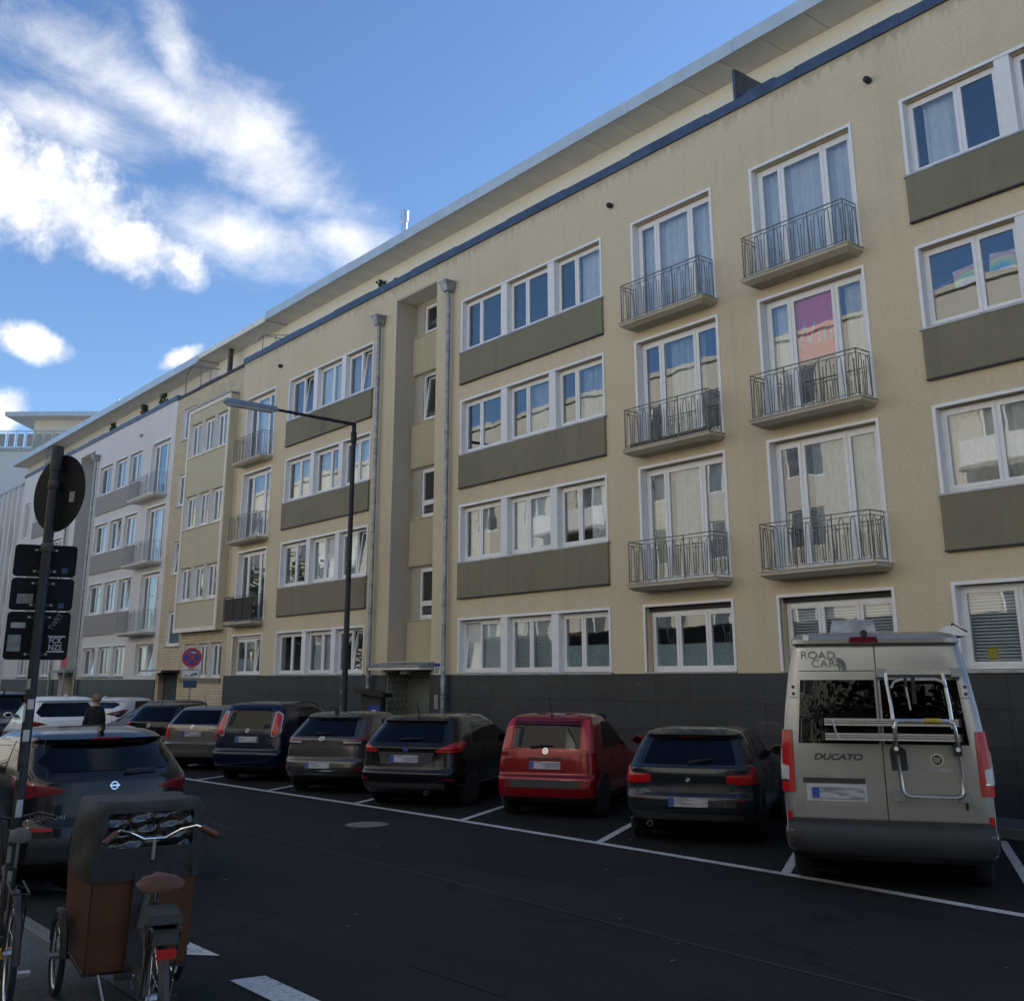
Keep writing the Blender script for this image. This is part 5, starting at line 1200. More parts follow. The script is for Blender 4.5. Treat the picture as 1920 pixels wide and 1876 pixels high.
ld = vr('rear_door', [(-.90, .73), (-.006, .73), (-.006, 2.465), (-.80, 2.465)], PT['van'], .006, 14, 20); ld['label'] = 'left rear door with lettering and licence plate'
rd = vr('rear_door', [(.006, .73), (.90, .73), (.80, 2.465), (.006, 2.465)], PT['van'], .006, 14, 20); rd['label'] = 'right rear door carrying the bike rack'
vr('door_gap', [(-.006, .50), (.006, .50), (.006, 2.465), (-.006, 2.465)], 'black', .005, 2, 16)
vr('door_window', [(-.845, 1.455), (-.03, 1.455), (-.03, 2.10), (-.79, 2.10)], 'car_glass', .012, par=ld)
vr('door_window', [(.03, 1.455), (.845, 1.455), (.79, 2.10), (.03, 2.10)], 'car_glass', .012, par=rd)
for dpar, sg in ((ld, -1), (rd, 1)):
    pol = [(.02, 2.19), (.80, 2.19), (.80, 2.198), (.02, 2.198)]
    vr('door_crease', pol if sg > 0 else [(-b, z) for b, z in pol], 'trim', .009, 8, 2, par=dpar)
for mi in (1, -1):
    tl = vs_h.patch([(.905, .97), (1.10, .97), (1.12, 1.30), (1.075, 1.585), (.905, 1.585)], off=.02, ns=8, nz=12, depth=.03, mirror=mi).build('tail_light', 'red_lens', V, 40)
    vs_h.patch([(.96, 1.09), (1.095, 1.09), (1.10, 1.35), (1.03, 1.40), (1.02, 1.25), (.955, 1.22)], off=.025, ns=6, nz=8, depth=.01, mirror=mi).build('reverse_lens', 'clear_lens', tl, 40)
    vs_h.patch([(.955, 1.075), (1.10, 1.075), (1.10, 1.092), (.955, 1.092)], off=.028, ns=6, nz=2, depth=.01, mirror=mi).build('lens_strip', 'chrome', tl, 40)
    vs_h.patch([(.955, .70), (1.0, .70), (1.0, .78), (.955, .78)], off=.02, ns=2, nz=2, mirror=mi).build('reflector', 'red_lens', V)
    hg = vs_h.patch([(.82, 1.92), (.91, 1.92), (.91, 2.06), (.82, 2.06)], off=.02, ns=3, nz=3, mirror=mi).build('hinge', PT['van'], V)
    for z in (1.955, 2.025): on_frame(vs_h.frame(mi*.865, z), MB().lathe([(.018, .02), (.018, .026)], 10, 'y')).build('hinge_bolt', 'trim', hg)
    vs_h.patch([(.84, .80), (.90, .80), (.90, .90), (.84, .90)], off=.018, ns=3, nz=3, mirror=mi).build('hinge', PT['van'], V)
vs_h.patch([(-1.02, .40), (1.02, .40), (1.02, .62), (-1.02, .62)], off=.016, mode='x', ns=24, nz=4).build('bumper_step', 'trim', V, 40)
# licence plate in its recess
vr('plate_recess', [(-.79, .89), (-.19, .89), (-.19, 1.06), (-.79, 1.06)], 'clear_lens', .010, par=ld)
vr('plate_light_bar', [(-.82, 1.065), (-.20, 1.065), (-.20, 1.115), (-.82, 1.115)], 'trim', .022, par=ld)
plate(V, vs_h, .97, -.48, .52, .11, .016)
for sg in (-1, 1): vr('door_moulding', [(sg*.02 if sg > 0 else -.88, 1.14), (.88 if sg > 0 else -.02, 1.14), (.88 if sg > 0 else -.02, 1.20), (sg*.02 if sg > 0 else -.88, 1.20)], PT['van'], .014, par=ld if sg < 0 else rd)
def vtext(s, x, z, size, mat, sx=1.0, shear=0, par=None, bold=0, off=.012):
    p_, x_, n_, z_ = vs_h.frame(vs_h.s_of_x(x, z), z); q = text_mesh('lettering', s, size, mat, par or V, tuple(p_+n_*off), Matrix((x_, z_, n_)).transposed().to_euler(), .001, shear, sx, bold)
    return q
MT['logo'] = plain('grey_green_vinyl', (0.10, 0.125, 0.13), .4, var=.05)
vtext('ROAD', -.775, 2.325, .115, 'logo', 1.15, par=ld, bold=-.001)
vtext('CAR', -.665, 2.235, .115, 'logo', 1.15, par=ld, bold=-.001)
p_, x_, n_, z_ = vs_h.frame(vs_h.s_of_x(-.36, 2.27), 2.27)
for k, (rr_, ww, dx) in enumerate(((.115, .020, 0.0), (.085, .030, .005), (.05, .022, .005))):
    m = MB(); vs2 = []; n_seg = 12
    for i in range(n_seg+1):
        a = R(80-95*i/n_seg); t = math.sin(math.pi*i/n_seg)**.6*ww+.002
        vs2 += [(dx-.07+(rr_+t)*math.cos(a), .013, -.055+(rr_+t)*math.sin(a)), (dx-.07+(rr_-t*.2)*math.cos(a), .013, -.055+(rr_-t*.2)*math.sin(a))]
    m.add(vs2, [(2*i, 2*i+2, 2*i+3, 2*i+1) for i in range(n_seg)]); on_frame((p_, x_, n_, z_), m).build('road_emblem', 'logo', ld)
vtext('DUCATO', -.70, 1.295, .085, 'trim', 1.35, .25, par=ld, bold=.002)
badge(V, vs_h, 1.31, 'shield', .062, .52)
vr('badge_strip', [(.38, 1.20), (.66, 1.20), (.66, 1.235), (.38, 1.235)], 'zinc', .010, 4, 2, par=rd)
vr('door_handle', [(.10, 1.17), (.20, 1.17), (.235, 1.22), (.225, 1.40), (.20, 1.425), (.09, 1.425), (.065, 1.39), (.075, 1.21)], 'black', .012, par=rd)
vr('paint_chip', [(.74, .845), (.77, .83), (.775, .90), (.75, .915)], 'black', .0085, 2, 3, par=rd)
for k, y in enumerate((1.05, 4.55)):
    for mi in (1, -1):
        poly = [(y+.42*math.cos(a*math.pi/9), .36+.42*math.sin(a*math.pi/9)) for a in range(18)]; poly = [(u, max(v, .33)) for u, v in poly]
        vs_h.patch(poly, off=.004, mode='y', nz=12, mirror=mi).build('wheel_arch', 'black', V); wheel(V, mi*.90, y, .345, .22)
bx('underbody', 'underside', V, -.8, .8, .4, 5.2, .18, .4)
# roof fittings
def rv(nm, mat, mb, par=None): return mb.build(nm, mat, par or V, 40)
rv('roof_vent', 'zinc', MB().hexa([(-.46, .75, 2.58), (.06, .75, 2.58), (.06, 1.5, 2.58), (-.46, 1.5, 2.58)], [(-.42, .82, 2.76), (.02, .82, 2.76), (.02, 1.45, 2.76), (-.42, 1.45, 2.76)]))
rv('awning_case', 'sign_white', MB().prism([(.70, 2.57), (.96, 2.56), (.98, 2.60), (.92, 2.67), (.78, 2.67)], 'y', .55, 3.4))
rv('awning_bracket', 'black', MB().tube([(.72, .62, 2.50), (.84, .56, 2.69), (.98, .56, 2.60)], .014, 5))
rv('brake_light', 'dark_red_lens', MB().hexa([(-.25, .185, 2.49), (.05, .185, 2.49), (.05, .25, 2.49), (-.25, .25, 2.49)], [(-.24, .175, 2.55), (.04, .175, 2.55), (.04, .3, 2.55), (-.24, .3, 2.55)]))
rv('reversing_camera', 'black', MB().lathe([(.035, 0), (.04, .04), (.03, .1), (.01, .11)], 10, 'y', c=(-.09, .12, 2.585)).box(-.11, -.07, .16, .26, 2.55, 2.60))
for x in (-.70,): rv('roof_clip', 'sign_white', MB().box(x-.03, x+.03, .19, .35, 2.515, 2.575))
# door rear mirrors
for mi in (1, -1): rv('door_mirror', 'black', MB().hexa([(mi*1.03, 4.25, 1.35), (mi*1.25, 4.25, 1.35), (mi*1.25, 4.38, 1.35), (mi*1.03, 4.38, 1.35)], [(mi*1.03, 4.25, 1.75), (mi*1.23, 4.25, 1.75), (mi*1.23, 4.36, 1.75), (mi*1.03, 4.36, 1.75)]))
for mi in (1, -1):
    vs_h.patch([(3.2, 1.40), (4.0, 1.40), (3.75, 2.0), (3.3, 2.0)], mode='y', mirror=mi).build('side_window', 'car_glass', V, 40)
# folded bike rack: a thing carried by the van
RK = thing('bike_rack', 'folded aluminium bicycle rack with two rails on the camper van rear', 'bike rack', (-6.72, 10.20, 0), R(34))
def yv(z): return vs_h.at(z)[0]
def rk(nm, mat, mb): return mb.build(nm, mat, RK, 40)
for x in (.13, .70): rk('upright', 'alu', MB().tube([(x-.04, yv(2.17)-.09, 2.17), (x-.01, yv(1.85)-.09, 1.85), (x, yv(1.6)-.10, 1.62)], .019, 8))
lp = [(.12, .30), (.10, 1.40)]
pts = [(.13, yv(1.5)-.19, 1.48), (.135, yv(1.6)-.24, 1.62), (.15, yv(1.66)-.24, 1.68), (.19, yv(1.7)-.25, 1.70), (.64, yv(1.7)-.25, 1.70), (.70, yv(1.66)-.24, 1.675), (.71, yv(1.6)-.24, 1.61), (.72, yv(1.5)-.19, 1.48), (.735, yv(1.3)-.12, 1.2), (.74, yv(1.1)-.11, 1.02), (.715, yv(1)-.11, .98), (.66, yv(1)-.11, .965), (.24, yv(1)-.11, .965), (.185, yv(1)-.11, .98), (.16, yv(1.1)-.11, 1.02), (.145, yv(1.3)-.12, 1.2)]
rk('tube_frame', 'alu', MB().tube(pts, .019, 8, closed=True))
for z in (1.68, 1.535):
    m = MB(); m.box(-.56, .76, yv(1.6)-.21, yv(1.6)-.14, z-.035, z+.035)
    o = rk('wheel_rail', 'alu', m)
    MB().box(-.57, .77, yv(1.6)-.216, yv(1.6)-.212, z-.012, z-.004).box(-.57, .77, yv(1.6)-.216, yv(1.6)-.212, z+.010, z+.016).build('rail_groove', 'trim', o)
    for x in (-.585, .765): bx('rail_cap', 'black', o, x-.012, x+.012, yv(1.6)-.22, yv(1.6)-.13, z-.04, z+.04)
rk('rail_strut', 'alu', MB().tube([(-.48, yv(1.6)-.225, 1.70), (-.43, yv(1.6)-.225, 1.52)], .012, 6))
rk('top_bar', 'alu', MB().box(.06, .76, yv(2.2)-.10, yv(2.2)-.05, 2.155, 2.20))
rk('top_loop', 'alu', MB().tube([(.14, yv(2.1)-.11, 2.02), (.17, yv(2.1)-.11, 2.08), (.24, yv(2.1)-.11, 2.105), (.58, yv(2.1)-.11, 2.105), (.65, yv(2.1)-.11, 2.08), (.68, yv(2.1)-.11, 2.02)], .016, 6))
for x in (.0, .74): rk('clamp', 'zinc', MB().box(x, x+.10, yv(2.2)-.11, yv(2.2), 2.13, 2.22))
for x in (.07, .69): rk('clamp', 'zinc', MB().box(x, x+.10, yv(1.0)-.10, yv(1.0), .92, 1.0))
for x in (.13, .72): rk('knuckle', 'black', MB().box(x-.035, x+.035, yv(1.45)-.19, yv(1.45)-.05, 1.36, 1.48))
for x in (.13, .72): rk('bolt_cap', 'sign_white', MB().lathe([(.022, -.2), (.022, -.17)], 10, 'y', c=(x, yv(1.45), 1.425)))
rk('padded_sleeve', 'gold', MB().tube([(.42, yv(1.7)-.25, 1.70), (.58, yv(1.7)-.25, 1.70)], .026, 8))
rk('strap', 'black', MB().box(.27, .30, yv(2.1)-.13, yv(2.1)-.05, 1.92, 2.13).box(.34, .38, yv(2.1)-.13, yv(2.1)-.05, 1.86, 2.13))
rk('strap_tail', 'alu', MB().tube([(.285, yv(2.0)-.12, 2.03), (.31, yv(1.9)-.10, 1.80)], .013, 4))

# ------------------------------------------------------------------ street lamp
LP = thing('street_lamp', 'grey street lamp post with long arm reaching over the parked cars', 'street lamp', (-26.0, 14.85, 0))
MB().lathe([(.12, 0), (.12, .8), (.10, .95), (.085, 1.0), (.07, 6.5), (.062, 9.12)], 14).build('post', 'post', LP, 30)
MB().tube([(0, .03, 9.02), (0, -.06, 9.1), (0, -2.5, 9.16)], [.055, .05, .038], 8).build('arm', 'post', LP, 40)
MB().lathe([(.075, 8.55), (.085, 8.57), (.085, 8.85), (.075, 8.87)], 12).build('collar', 'post', LP, 40)
hd_ = MB().hexa([(-.13, -3.92, 9.14), (.13, -3.92, 9.14), (.11, -2.4, 9.11), (-.11, -2.4, 9.11)], [(-.09, -3.86, 9.25), (.09, -3.86, 9.25), (.07, -2.45, 9.23), (-.07, -2.45, 9.23)]).build('lamp_head', 'lamp_metal', LP)
MB().hexa([(-.085, -3.80, 9.06), (.085, -3.80, 9.06), (.08, -2.55, 9.05), (-.08, -2.55, 9.05)], [(-.115, -3.88, 9.138), (.115, -3.88, 9.138), (.10, -2.5, 9.108), (-.10, -2.5, 9.108)]).build('diffuser', 'lamp_glass', hd_)
for z in (1.3, 1.7, 2.1): bx('post_sticker', 'sticker', LP, -.04, .05, -.097, -.094, z, z+.12)

# ------------------------------------------------------------------ no-stopping sign on the pavement
NS = thing('no_stopping_sign', 'round red and blue no stopping sign with two plates on a thin pole', 'traffic sign', (-36.3, 14.75, 0), R(64))
MB().tube([(0, 0, 0), (0, 0, 3.1)], .03, 10).build('pole', 'zinc', NS, 40)
def disc_mb(rad, y0, y1, cz, n=28): return MB().lathe([(rad, y0), (rad, y1)], n, 'y', c=(0, 0, cz))
ds = disc_mb(.325, -.045, -.035, 2.80).build('sign_disc', 'sign_blue', NS)
m = MB(); n_ = 32
vv = [(q*math.cos(2*math.pi*k/n_), -.0462, 2.80+q*math.sin(2*math.pi*k/n_)) for q in (.325, .255) for k in range(n_)]
m.add(vv, [(k, (k+1) % n_, n_+(k+1) % n_, n_+k) for k in range(n_)])
for a in (45, 135):
    d = Vector((math.cos(R(a)), 0, math.sin(R(a)))); e = Vector((-math.sin(R(a)), 0, math.cos(R(a)))); c = Vector((0, -.0464 if a == 45 else -.0466, 2.80))
    m.quad(c+d*.27+e*.032, c-d*.27+e*.032, c-d*.27-e*.032, c+d*.27-e*.032)
m.build('red_markings', 'sign_red', ds)
MB().add([(-.10, -.0475, 2.97), (.06, -.0475, 2.99), (.06, -.0475, 2.95)], [(0, 1, 2)]).quad((.05, -.0475, 2.985), (.12, -.0475, 2.985), (.12, -.0475, 2.955), (.05, -.0475, 2.955)).build('white_arrow', 'sign_white', ds)
pl = bx('tow_plate', 'sign_white', NS, -.30, .30, -.045, -.035, 2.12, 2.40)
m = MB(); ring(m, -.29, .29, 2.13, 2.39, .015, -.0465, -.0455); m.box(-.22, -.02, -.0465, -.0455, 2.19, 2.215).box(.0, .08, -.0465, -.0455, 2.19, 2.25).box(.08, .22, -.0465, -.0455, 2.22, 2.27).box(.10, .13, -.0465, -.0455, 2.27, 2.31).box(.18, .21, -.0465, -.0455, 2.27, 2.31)
m.build('tow_symbol', 'black', pl)
bx('small_plate', 'sticker_blue', NS, -.22, .22, -.045, -.035, 1.80, 2.05)
FS = thing('no_parking_sign', 'far small round red sign seen almost edge on by the grey house door', 'traffic sign', (-50.8, 14.8, 0), R(4))
MB().tube([(0, 0, 0), (0, 0, 3.1)], .03, 8).build('pole', 'zinc', FS, 40); disc_mb(.30, -.045, -.035, 2.85).build('sign_disc', 'sign_red', FS)
# ------------------------------------------------------------------ parking ticket machine
PM = thing('parking_ticket_machine', 'dark parking ticket machine with sloping lid and blue P panel by the downpipe', 'ticket machine', (-25.55, 15.5, .12), R(38))
MB().box(-.27, .27, -.18, .18, 0, 1.55).build('cabinet', 'trim', PM)
MB().hexa([(-.42, -.36, 1.62), (.42, -.36, 1.50), (.42, .34, 1.50), (-.42, .34, 1.62)], [(-.42, -.36, 1.74), (.38, -.36, 1.60), (.38, .34, 1.60), (-.42, .34, 1.74)]).build('solar_lid', 'black', PM)
MB().hexa([(-.27, -.18, 1.551), (.27, -.18, 1.551), (.27, .18, 1.551), (-.27, .18, 1.551)], [(-.30, -.2, 1.615), (.30, -.2, 1.50+.03), (.30, .2, 1.50+.03), (-.30, .2, 1.615)]).build('lid_neck', 'trim', PM)
pp = bx('blue_panel', 'sign_blue', PM, -.06, .24, -.19, -.181, .75, 1.30)
text_mesh('letter', 'P', .30, 'sign_white', pp, (.01, -.192, .98), (R(90), 0, 0), .001)
bx('panel_label', 'sign_white', pp, .02, .20, -.1925, -.1905, .80, .88)

# ------------------------------------------------------------------ sign pole in the foreground seen from behind
SG = thing('sign_pole', 'dark foreground pole carrying a round sign and three plates seen from behind', 'traffic sign', (-8.58, 2.28, .14))
MB().lathe([(.038, 0), (.038, 3.72)], 16).lathe([(.045, 3.55), (.045, 3.74)], 16).build('pole', 'post', SG, 40)
MB().lathe([(.041, 3.40), (.046, 3.41), (.046, 3.46), (.041, 3.47)], 16).lathe([(.041, 2.92), (.046, 2.93), (.046, 2.98), (.041, 2.99)], 16).build('band_clamps', 'trim', SG, 40)
vd = Vector((-.962, .25, 0)).normalized(); rz_p = math.atan2(-vd.x, vd.y)       # plates face along the street, backs to the viewer
def plate_back(name, cx, z0, z1, w_, yaw, off, par, mat='sign_back', rad=.03):
    e = []
    for (sx, sz) in ((1, 1), (-1, 1), (-1, -1), (1, -1)):
        for k in range(5):
            a = {(1, 1): 0, (-1, 1): 90, (-1, -1): 180, (1, -1): 270}[(sx, sz)]+k*22.5
            e.append((sx*(w_/2-rad)+rad*math.cos(R(a)), (z1 if sz > 0 else z0)-sz*rad+rad*math.sin(R(a))))
    o = MB().prism(e, 'y', off, off+.006).build(name, mat, par); o.rotation_euler = (0, 0, yaw); return o
yawp = rz_p
dd = MB().lathe([(.30, .05), (.30, .056), (.29, .06)], 36, 'y', c=(0, 0, 3.38)).build('round_sign', 'sign_back', SG); dd.rotation_euler = (0, 0, yawp+R(-54))
p1 = plate_back('sign_plate', 0, 2.74, 2.98, .44, yawp, .045, SG); p2 = plate_back('sign_plate', 0, 2.49, 2.73, .44, yawp, .045, SG); p3 = plate_back('sign_plate', 0, 2.13, 2.48, .44, yawp, .045, SG)
def stick(par, x0, x1, z0, z1, mat, nm='sticker', y=.0435): return bx(nm, mat, par, x0, x1, y, y+.001, z0, z1)
stick(p1, .12, .16, 2.77, 2.81, 'sticker_blue'); stick(p2, .12, .16, 2.51, 2.545, 'sticker_blue'); stick(p2, -.17, -.06, 2.54, 2.61, 'sticker'); stick(p3, -.20, -.11, 2.19, 2.31, 'sticker'); stick(p3, -.19, -.09, 2.36, 2.40, 'zinc')
fz = stick(p3, .075, .195, 2.185, 2.195, 'sticker_white', y=.0432); stick(fz, .075, .195, 2.295, 2.305, 'sticker_white', 'sticker_bar', y=.0432)
text_mesh('sticker_lettering', 'FCK', .056, 'sticker_white', p3, (.082, .043, 2.252), (R(90), 0, 0), .0005, bold=.0008, sx=.9); text_mesh('sticker_lettering', 'NZS', .056, 'sticker_white', p3, (.082, .043, 2.202), (R(90), 0, 0), .0005, bold=.0008, sx=.9)
text_mesh('graffiti_tag', 'TWRT', .06, 'sticker', p3, (.10, .043, 2.34), (R(90), R(-60), 0), .0005, sx=.8)
stick(dd, .13, .19, 3.30, 3.38, 'sticker', y=.0485)
for p, zz in ((p1, (2.78, 2.94)), (p2, (2.53, 2.69)), (p3, (2.17, 2.44))):
    for z in zz:
        for x in (-.07, .07): MB().lathe([(.006, .036), (.006, .044)], 6, 'y', c=(x, 0, z)).build('bolt', 'alu', p)
        bx('bracket', 'trim', p, -.085, .085, .038, .0435, z-.012, z+.012)
for k in range(13):
    z = .35+k*.13+random.random()*.05; a0 = random.random()*360
    m = MB(); h = .05+random.random()*.08; n_ = 5; vs2 = []
    for i in range(n_+1):
        a = R(200+random.random()*2+a0*.35+i*14); vs2 += [(.0388*math.cos(a), .0388*math.sin(a), z), (.0388*math.cos(a), .0388*math.sin(a), z+h)]
    m.add(vs2, [(2*i, 2*i+2, 2*i+3, 2*i+1) for i in range(n_)]); m.build('pole_sticker', random.choice(['sticker', 'sticker_white', 'trim', 'zinc', 'sticker']), SG, recalc=False)
m = MB(); m.tube([(.0, -.0395, 2.0), (.0, -.0395, 1.9)], .001, 3)
# overhead cable far left
MB().tube([(-75, 16.0, 7.2), (-71, 13, 7.05), (-67, 8, 7.1)], .02, 4).build('street_cable', 'black', None); tag(bpy.data.objects['street_cable'], 'thin black cable strung across the far end of the street', 'cable')

# ------------------------------------------------------------------ bicycles
def wheel_bike(parent, c, rad, yaw, name='wheel', tyre=.022, lean=0):
    o = bpy.data.objects.new(name, None)
    m = MB(); m.tube([(0, rad*math.cos(2*math.pi*k/36), rad*math.sin(2*math.pi*k/36)) for k in range(36)], tyre, 8, closed=True)
    w_ = m.build(name, 'rubber', parent, 60); w_.location = c; w_.rotation_euler = (0, lean, yaw)
    MB().tube([(0, (rad-.03)*math.cos(2*math.pi*k/36), (rad-.03)*math.sin(2*math.pi*k/36)) for k in range(36)], .012, 6, closed=True).build('rim', 'alu', w_, 60)
    s = MB()
    for k in range(18): a = 2*math.pi*k/18; sg = 1 if k % 2 else -1; s.tube([(sg*.03, .02*math.cos(a+1.2), .02*math.sin(a+1.2)), (0, (rad-.03)*math.cos(a), (rad-.03)*math.sin(a))], .0014, 3)
    s.lathe([(.025, -.05), (.025, .05)], 8, 'x'); s.build('spokes', 'alu', w_); return w_
def saddle(parent, c, mat, w_=.23, L_=.26):
    m = MB(); st = [(-.13, w_*.5, .0), (-.10, w_*.56, .02), (-.02, w_*.46, .025), (.06, w_*.2, .02), (.13, w_*.13, .015), (.16, w_*.06, .0)]
    n_ = 10; vs2 = []
    for y, hw, z in st:
        for k in range(n_):
            a = 2*math.pi*k/n_; vs2.append((hw*math.cos(a), y*L_/.28, z+.035*math.sin(a)*(1 if math.sin(a) > 0 else .9)))
    fs = [(i*n_+k, i*n_+(k+1) % n_, (i+1)*n_+(k+1) % n_, (i+1)*n_+k) for i in range(len(st)-1) for k in range(n_)]+[tuple(range(n_)), tuple((len(st)-1)*n_+k for k in range(n_))]
    o = m.add(vs2, fs).build('saddle', mat, parent, 70); o.location = c; return o
CB_H = R(76)    # heading: bike points away up the street
CB = thing('cargo_bike', 'three wheeled cargo bike with brown wooden box and black rain cover', 'cargo bike', (-6.52, 2.575, .06), CB_H)
STEER = R(5); PIV = Vector((0, 1.25, 0))       # box, front wheels and bars are steered slightly to the left
def steer(p): q = Matrix.Rotation(STEER, 3, 'Z') @ (Vector(p)-PIV)+PIV; return q
FIXED = {'main_frame', 'seat_post', 'rear_rack', 'battery', 'rack_bag', 'rear_light', 'mudguard_stay', 'cranks', 'pedal', 'kickstand', 'chain_case', 'rear_mudguard'}
def cb(nm, mat, mb, sm=40):
    if nm not in FIXED: mb.v = [tuple(steer(p)) for p in mb.v]
    return mb.build(nm.replace('rear_mudguard', 'mudguard'), mat, CB, sm)
# box: rear face at y=1.18, front 2.05; width tapers to the bottom
def boxring(z, w_, y0, y1): return [(-w_, y0, z), (w_, y0, z), (w_, y1, z), (-w_, y1, z)]
BXo = 0.0
bxm = MB()
def panel(a, b, c, d, th=.012):
    n = (Vector(b)-Vector(a)).cross(Vector(d)-Vector(a)).normalized()*th; return MB().hexa([a, b, c, d], [tuple(Vector(p)+n) for p in (a, b, c, d)])
zb_, zt_ = .24, .86
W0, W1 = .31, .325
cb('box_panel', 'wood', panel((BXo-W0, 1.12, zb_), (BXo-.07, 1.12, zb_), (BXo-.07, 1.02, zt_), (BXo-W1, 1.02, zt_)))
cb('box_panel', 'wood', panel((BXo+.02, 1.12, zb_), (BXo+W0, 1.12, zb_), (BXo+W1, 1.02, zt_), (BXo+.02, 1.02, zt_)))
cb('box_panel', 'wood', panel((BXo-W0, 2.0, zb_), (BXo-W0, 1.12, zb_), (BXo-W1, 1.02, zt_), (BXo-W1, 2.1, zt_)))
cb('box_panel', 'wood', panel((BXo+W0, 1.12, zb_), (BXo+W0, 2.0, zb_), (BXo+W1, 2.1, zt_), (BXo+W1, 1.02, zt_)))
cb('box_panel', 'wood', panel((BXo-W0, 2.0, zb_), (BXo+W0, 2.0, zb_), (BXo+W1, 2.1, zt_), (BXo-W1, 2.1, zt_)))
cb('box_floor', 'wood', MB().box(BXo-W0, BXo+W0, 1.12, 2.0, zb_-.015, zb_))
cb('frame_rib', 'trim', panel((BXo-.075, 1.11, zb_-.02), (BXo+.025, 1.11, zb_-.02), (BXo+.025, 1.005, zt_), (BXo-.075, 1.005, zt_), .03))
cb('box_edge', 'black', MB().tube([(BXo-W0-.01, 1.11, zb_), (BXo+W0+.01, 1.11, zb_), (BXo+W0+.01, 2.01, zb_), (BXo-W0-.01, 2.01, zb_)], .014, 6, closed=True))
for x in (-.28, -.14, .16, .26): cb('cover_button', 'black', MB().lathe([(.012, .995), (.012, 1.02)], 8, 'y', c=(BXo+x, 0, .83)))
# rain cover: fabric rear lower band, side flap, roof, clear rear window
zc = 1.275
cb('cover_band', 'fabric_black', panel((BXo-W1-.015, 1.01, .80), (BXo+W1+.015, 1.01, .80), (BXo+W1+.03, .985, .99), (BXo-W1-.03, .985, .99)))
m = MB(); vs2 = []; ST = [(.985, -.05, -.045), (.99, -.012, -.012), (1.03, .012, .004), (1.22, .022, -.006), (1.42, .018, -.022), (1.60, .022, -.012), (1.76, .012, -.02), (1.88, .0, -.10), (2.0, -.01, -.24), (2.10, -.015, -.42)]
NC = 21
for i, (y, dw, dz) in enumerate(ST):
    hw, top, low, rc = W1+.022+dw, zc+.02+dz, .80, .075
    for k in range(NC):
        t = k/(NC-1)
        if t < .36: q = t/.36; x, z = -hw+.012*math.sin(q*9+i), low+(top-rc-low)*q
        elif t < .42: a = (t-.36)/.06*math.pi/2; x, z = -hw+rc*(1-math.cos(a)), top-rc+rc*math.sin(a)
        elif t <= .58: q = (t-.42)/.16; x, z = -hw+rc+(2*hw-2*rc)*q, top-.022*math.sin(math.pi*q)*(1 if 1 < i < 7 else .3)
        elif t < .64: a = (1-(t-.58)/.06)*math.pi/2; x, z = hw-rc*(1-math.cos(a)), top-rc+rc*math.sin(a)
        else: q = 1-(t-.64)/.36; x, z = hw-.012*math.sin(q*9+i), low+(top-rc-low)*q
        vs2.append((BXo+x, y+.008*math.sin(k*1.9+i), z))
m.add(vs2, [(i*NC+k, i*NC+k+1, (i+1)*NC+k+1, (i+1)*NC+k) for i in range(len(ST)-1) for k in range(NC-1)])
cb('rain_cover', 'fabric_black', m, 75)
cb('window_border', 'fabric_black', MB().box(BXo-W1+.01, BXo-W1+.055, .975, .99, .98, zc-.03).box(BXo+W1-.045, BXo+W1-.01, .975, .99, .98, zc-.03).box(BXo-W1+.055, BXo+W1-.045, .975, .99, zc-.06, zc-.03).box(BXo-W1+.055, BXo+W1-.045, .975, .99, .98, 1.0))
m = MB(); vs2 = []
for i in range(13):
    for j in range(9):
        x = BXo-W1+.06+i*(2*W1-.11)/12; z = 1.0+j*(zc-1.06)/8; vs2.append((x, .984+.012*math.sin(i*1.7+j*.8)+.010*math.sin(j*2.3-i*.6), z))
m.add(vs2, [(i*9+j, (i+1)*9+j, (i+1)*9+j+1, i*9+j+1) for i in range(12) for j in range(8)]); cb('cover_window', 'clear', m, 60)
# running gear
for sg in (-1, 1):
    wheel_bike(CB, tuple(steer((BXo+sg*.40, 1.72, .25))), .235, STEER, 'front_wheel')
    pts = [(BXo+sg*.40, 1.72+.275*math.cos(R(a)), .25+.275*math.sin(R(a))) for a in range(10, 185, 15)]
    cb('mudguard', 'trim', MB().tube(pts, .026, 6))
    cb('axle_arm', 'trim', MB().tube([(BXo+sg*.40, 1.72, .25), (BXo+sg*.26, 1.72, .22)], .018, 6))
wheel_bike(CB, (0, 0, .33), .31, 0, 'rear_wheel', .025)
cb('rear_mudguard', 'trim', MB().tube([(0, .355*math.cos(R(a)), .33+.355*math.sin(R(a))) for a in range(20, 215, 13)], .032, 6))
cb('main_frame', 'trim', MB().tube([(0, .0, .33), (0, .38, .30), (BXo*.6, .95, .26), (BXo, 1.3, .24)], .03, 8).tube([(0, .38, .30), (0, .22, .80)], .022, 8).tube([(0, .30, .55), (BXo*.7, .95, .50), (BXo+.06, 1.05, .8)], .024, 8).tube([(.06, 0, .33), (.05, .24, .66)], .011, 6).tube([(-.06, 0, .33), (-.05, .24, .66)], .011, 6))
cb('seat_post', 'alu', MB().tube([(0, .25, .72), (0, .205, .86)], .014, 8))
saddle(CB, (0, .19, .90), 'leather', .25)
cb('rear_rack', 'trim', MB().tube([(-.07, .12, .74), (-.075, -.32, .74), (.075, -.32, .74), (.07, .12, .74)], .009, 6).tube([(.085, -.25, .74), (.075, -.01, .34)], .008, 6).tube([(-.085, -.25, .74), (-.075, -.01, .34)], .008, 6).tube([(-.07, -.1, .74), (.07, -.1, .74)], .007, 5))
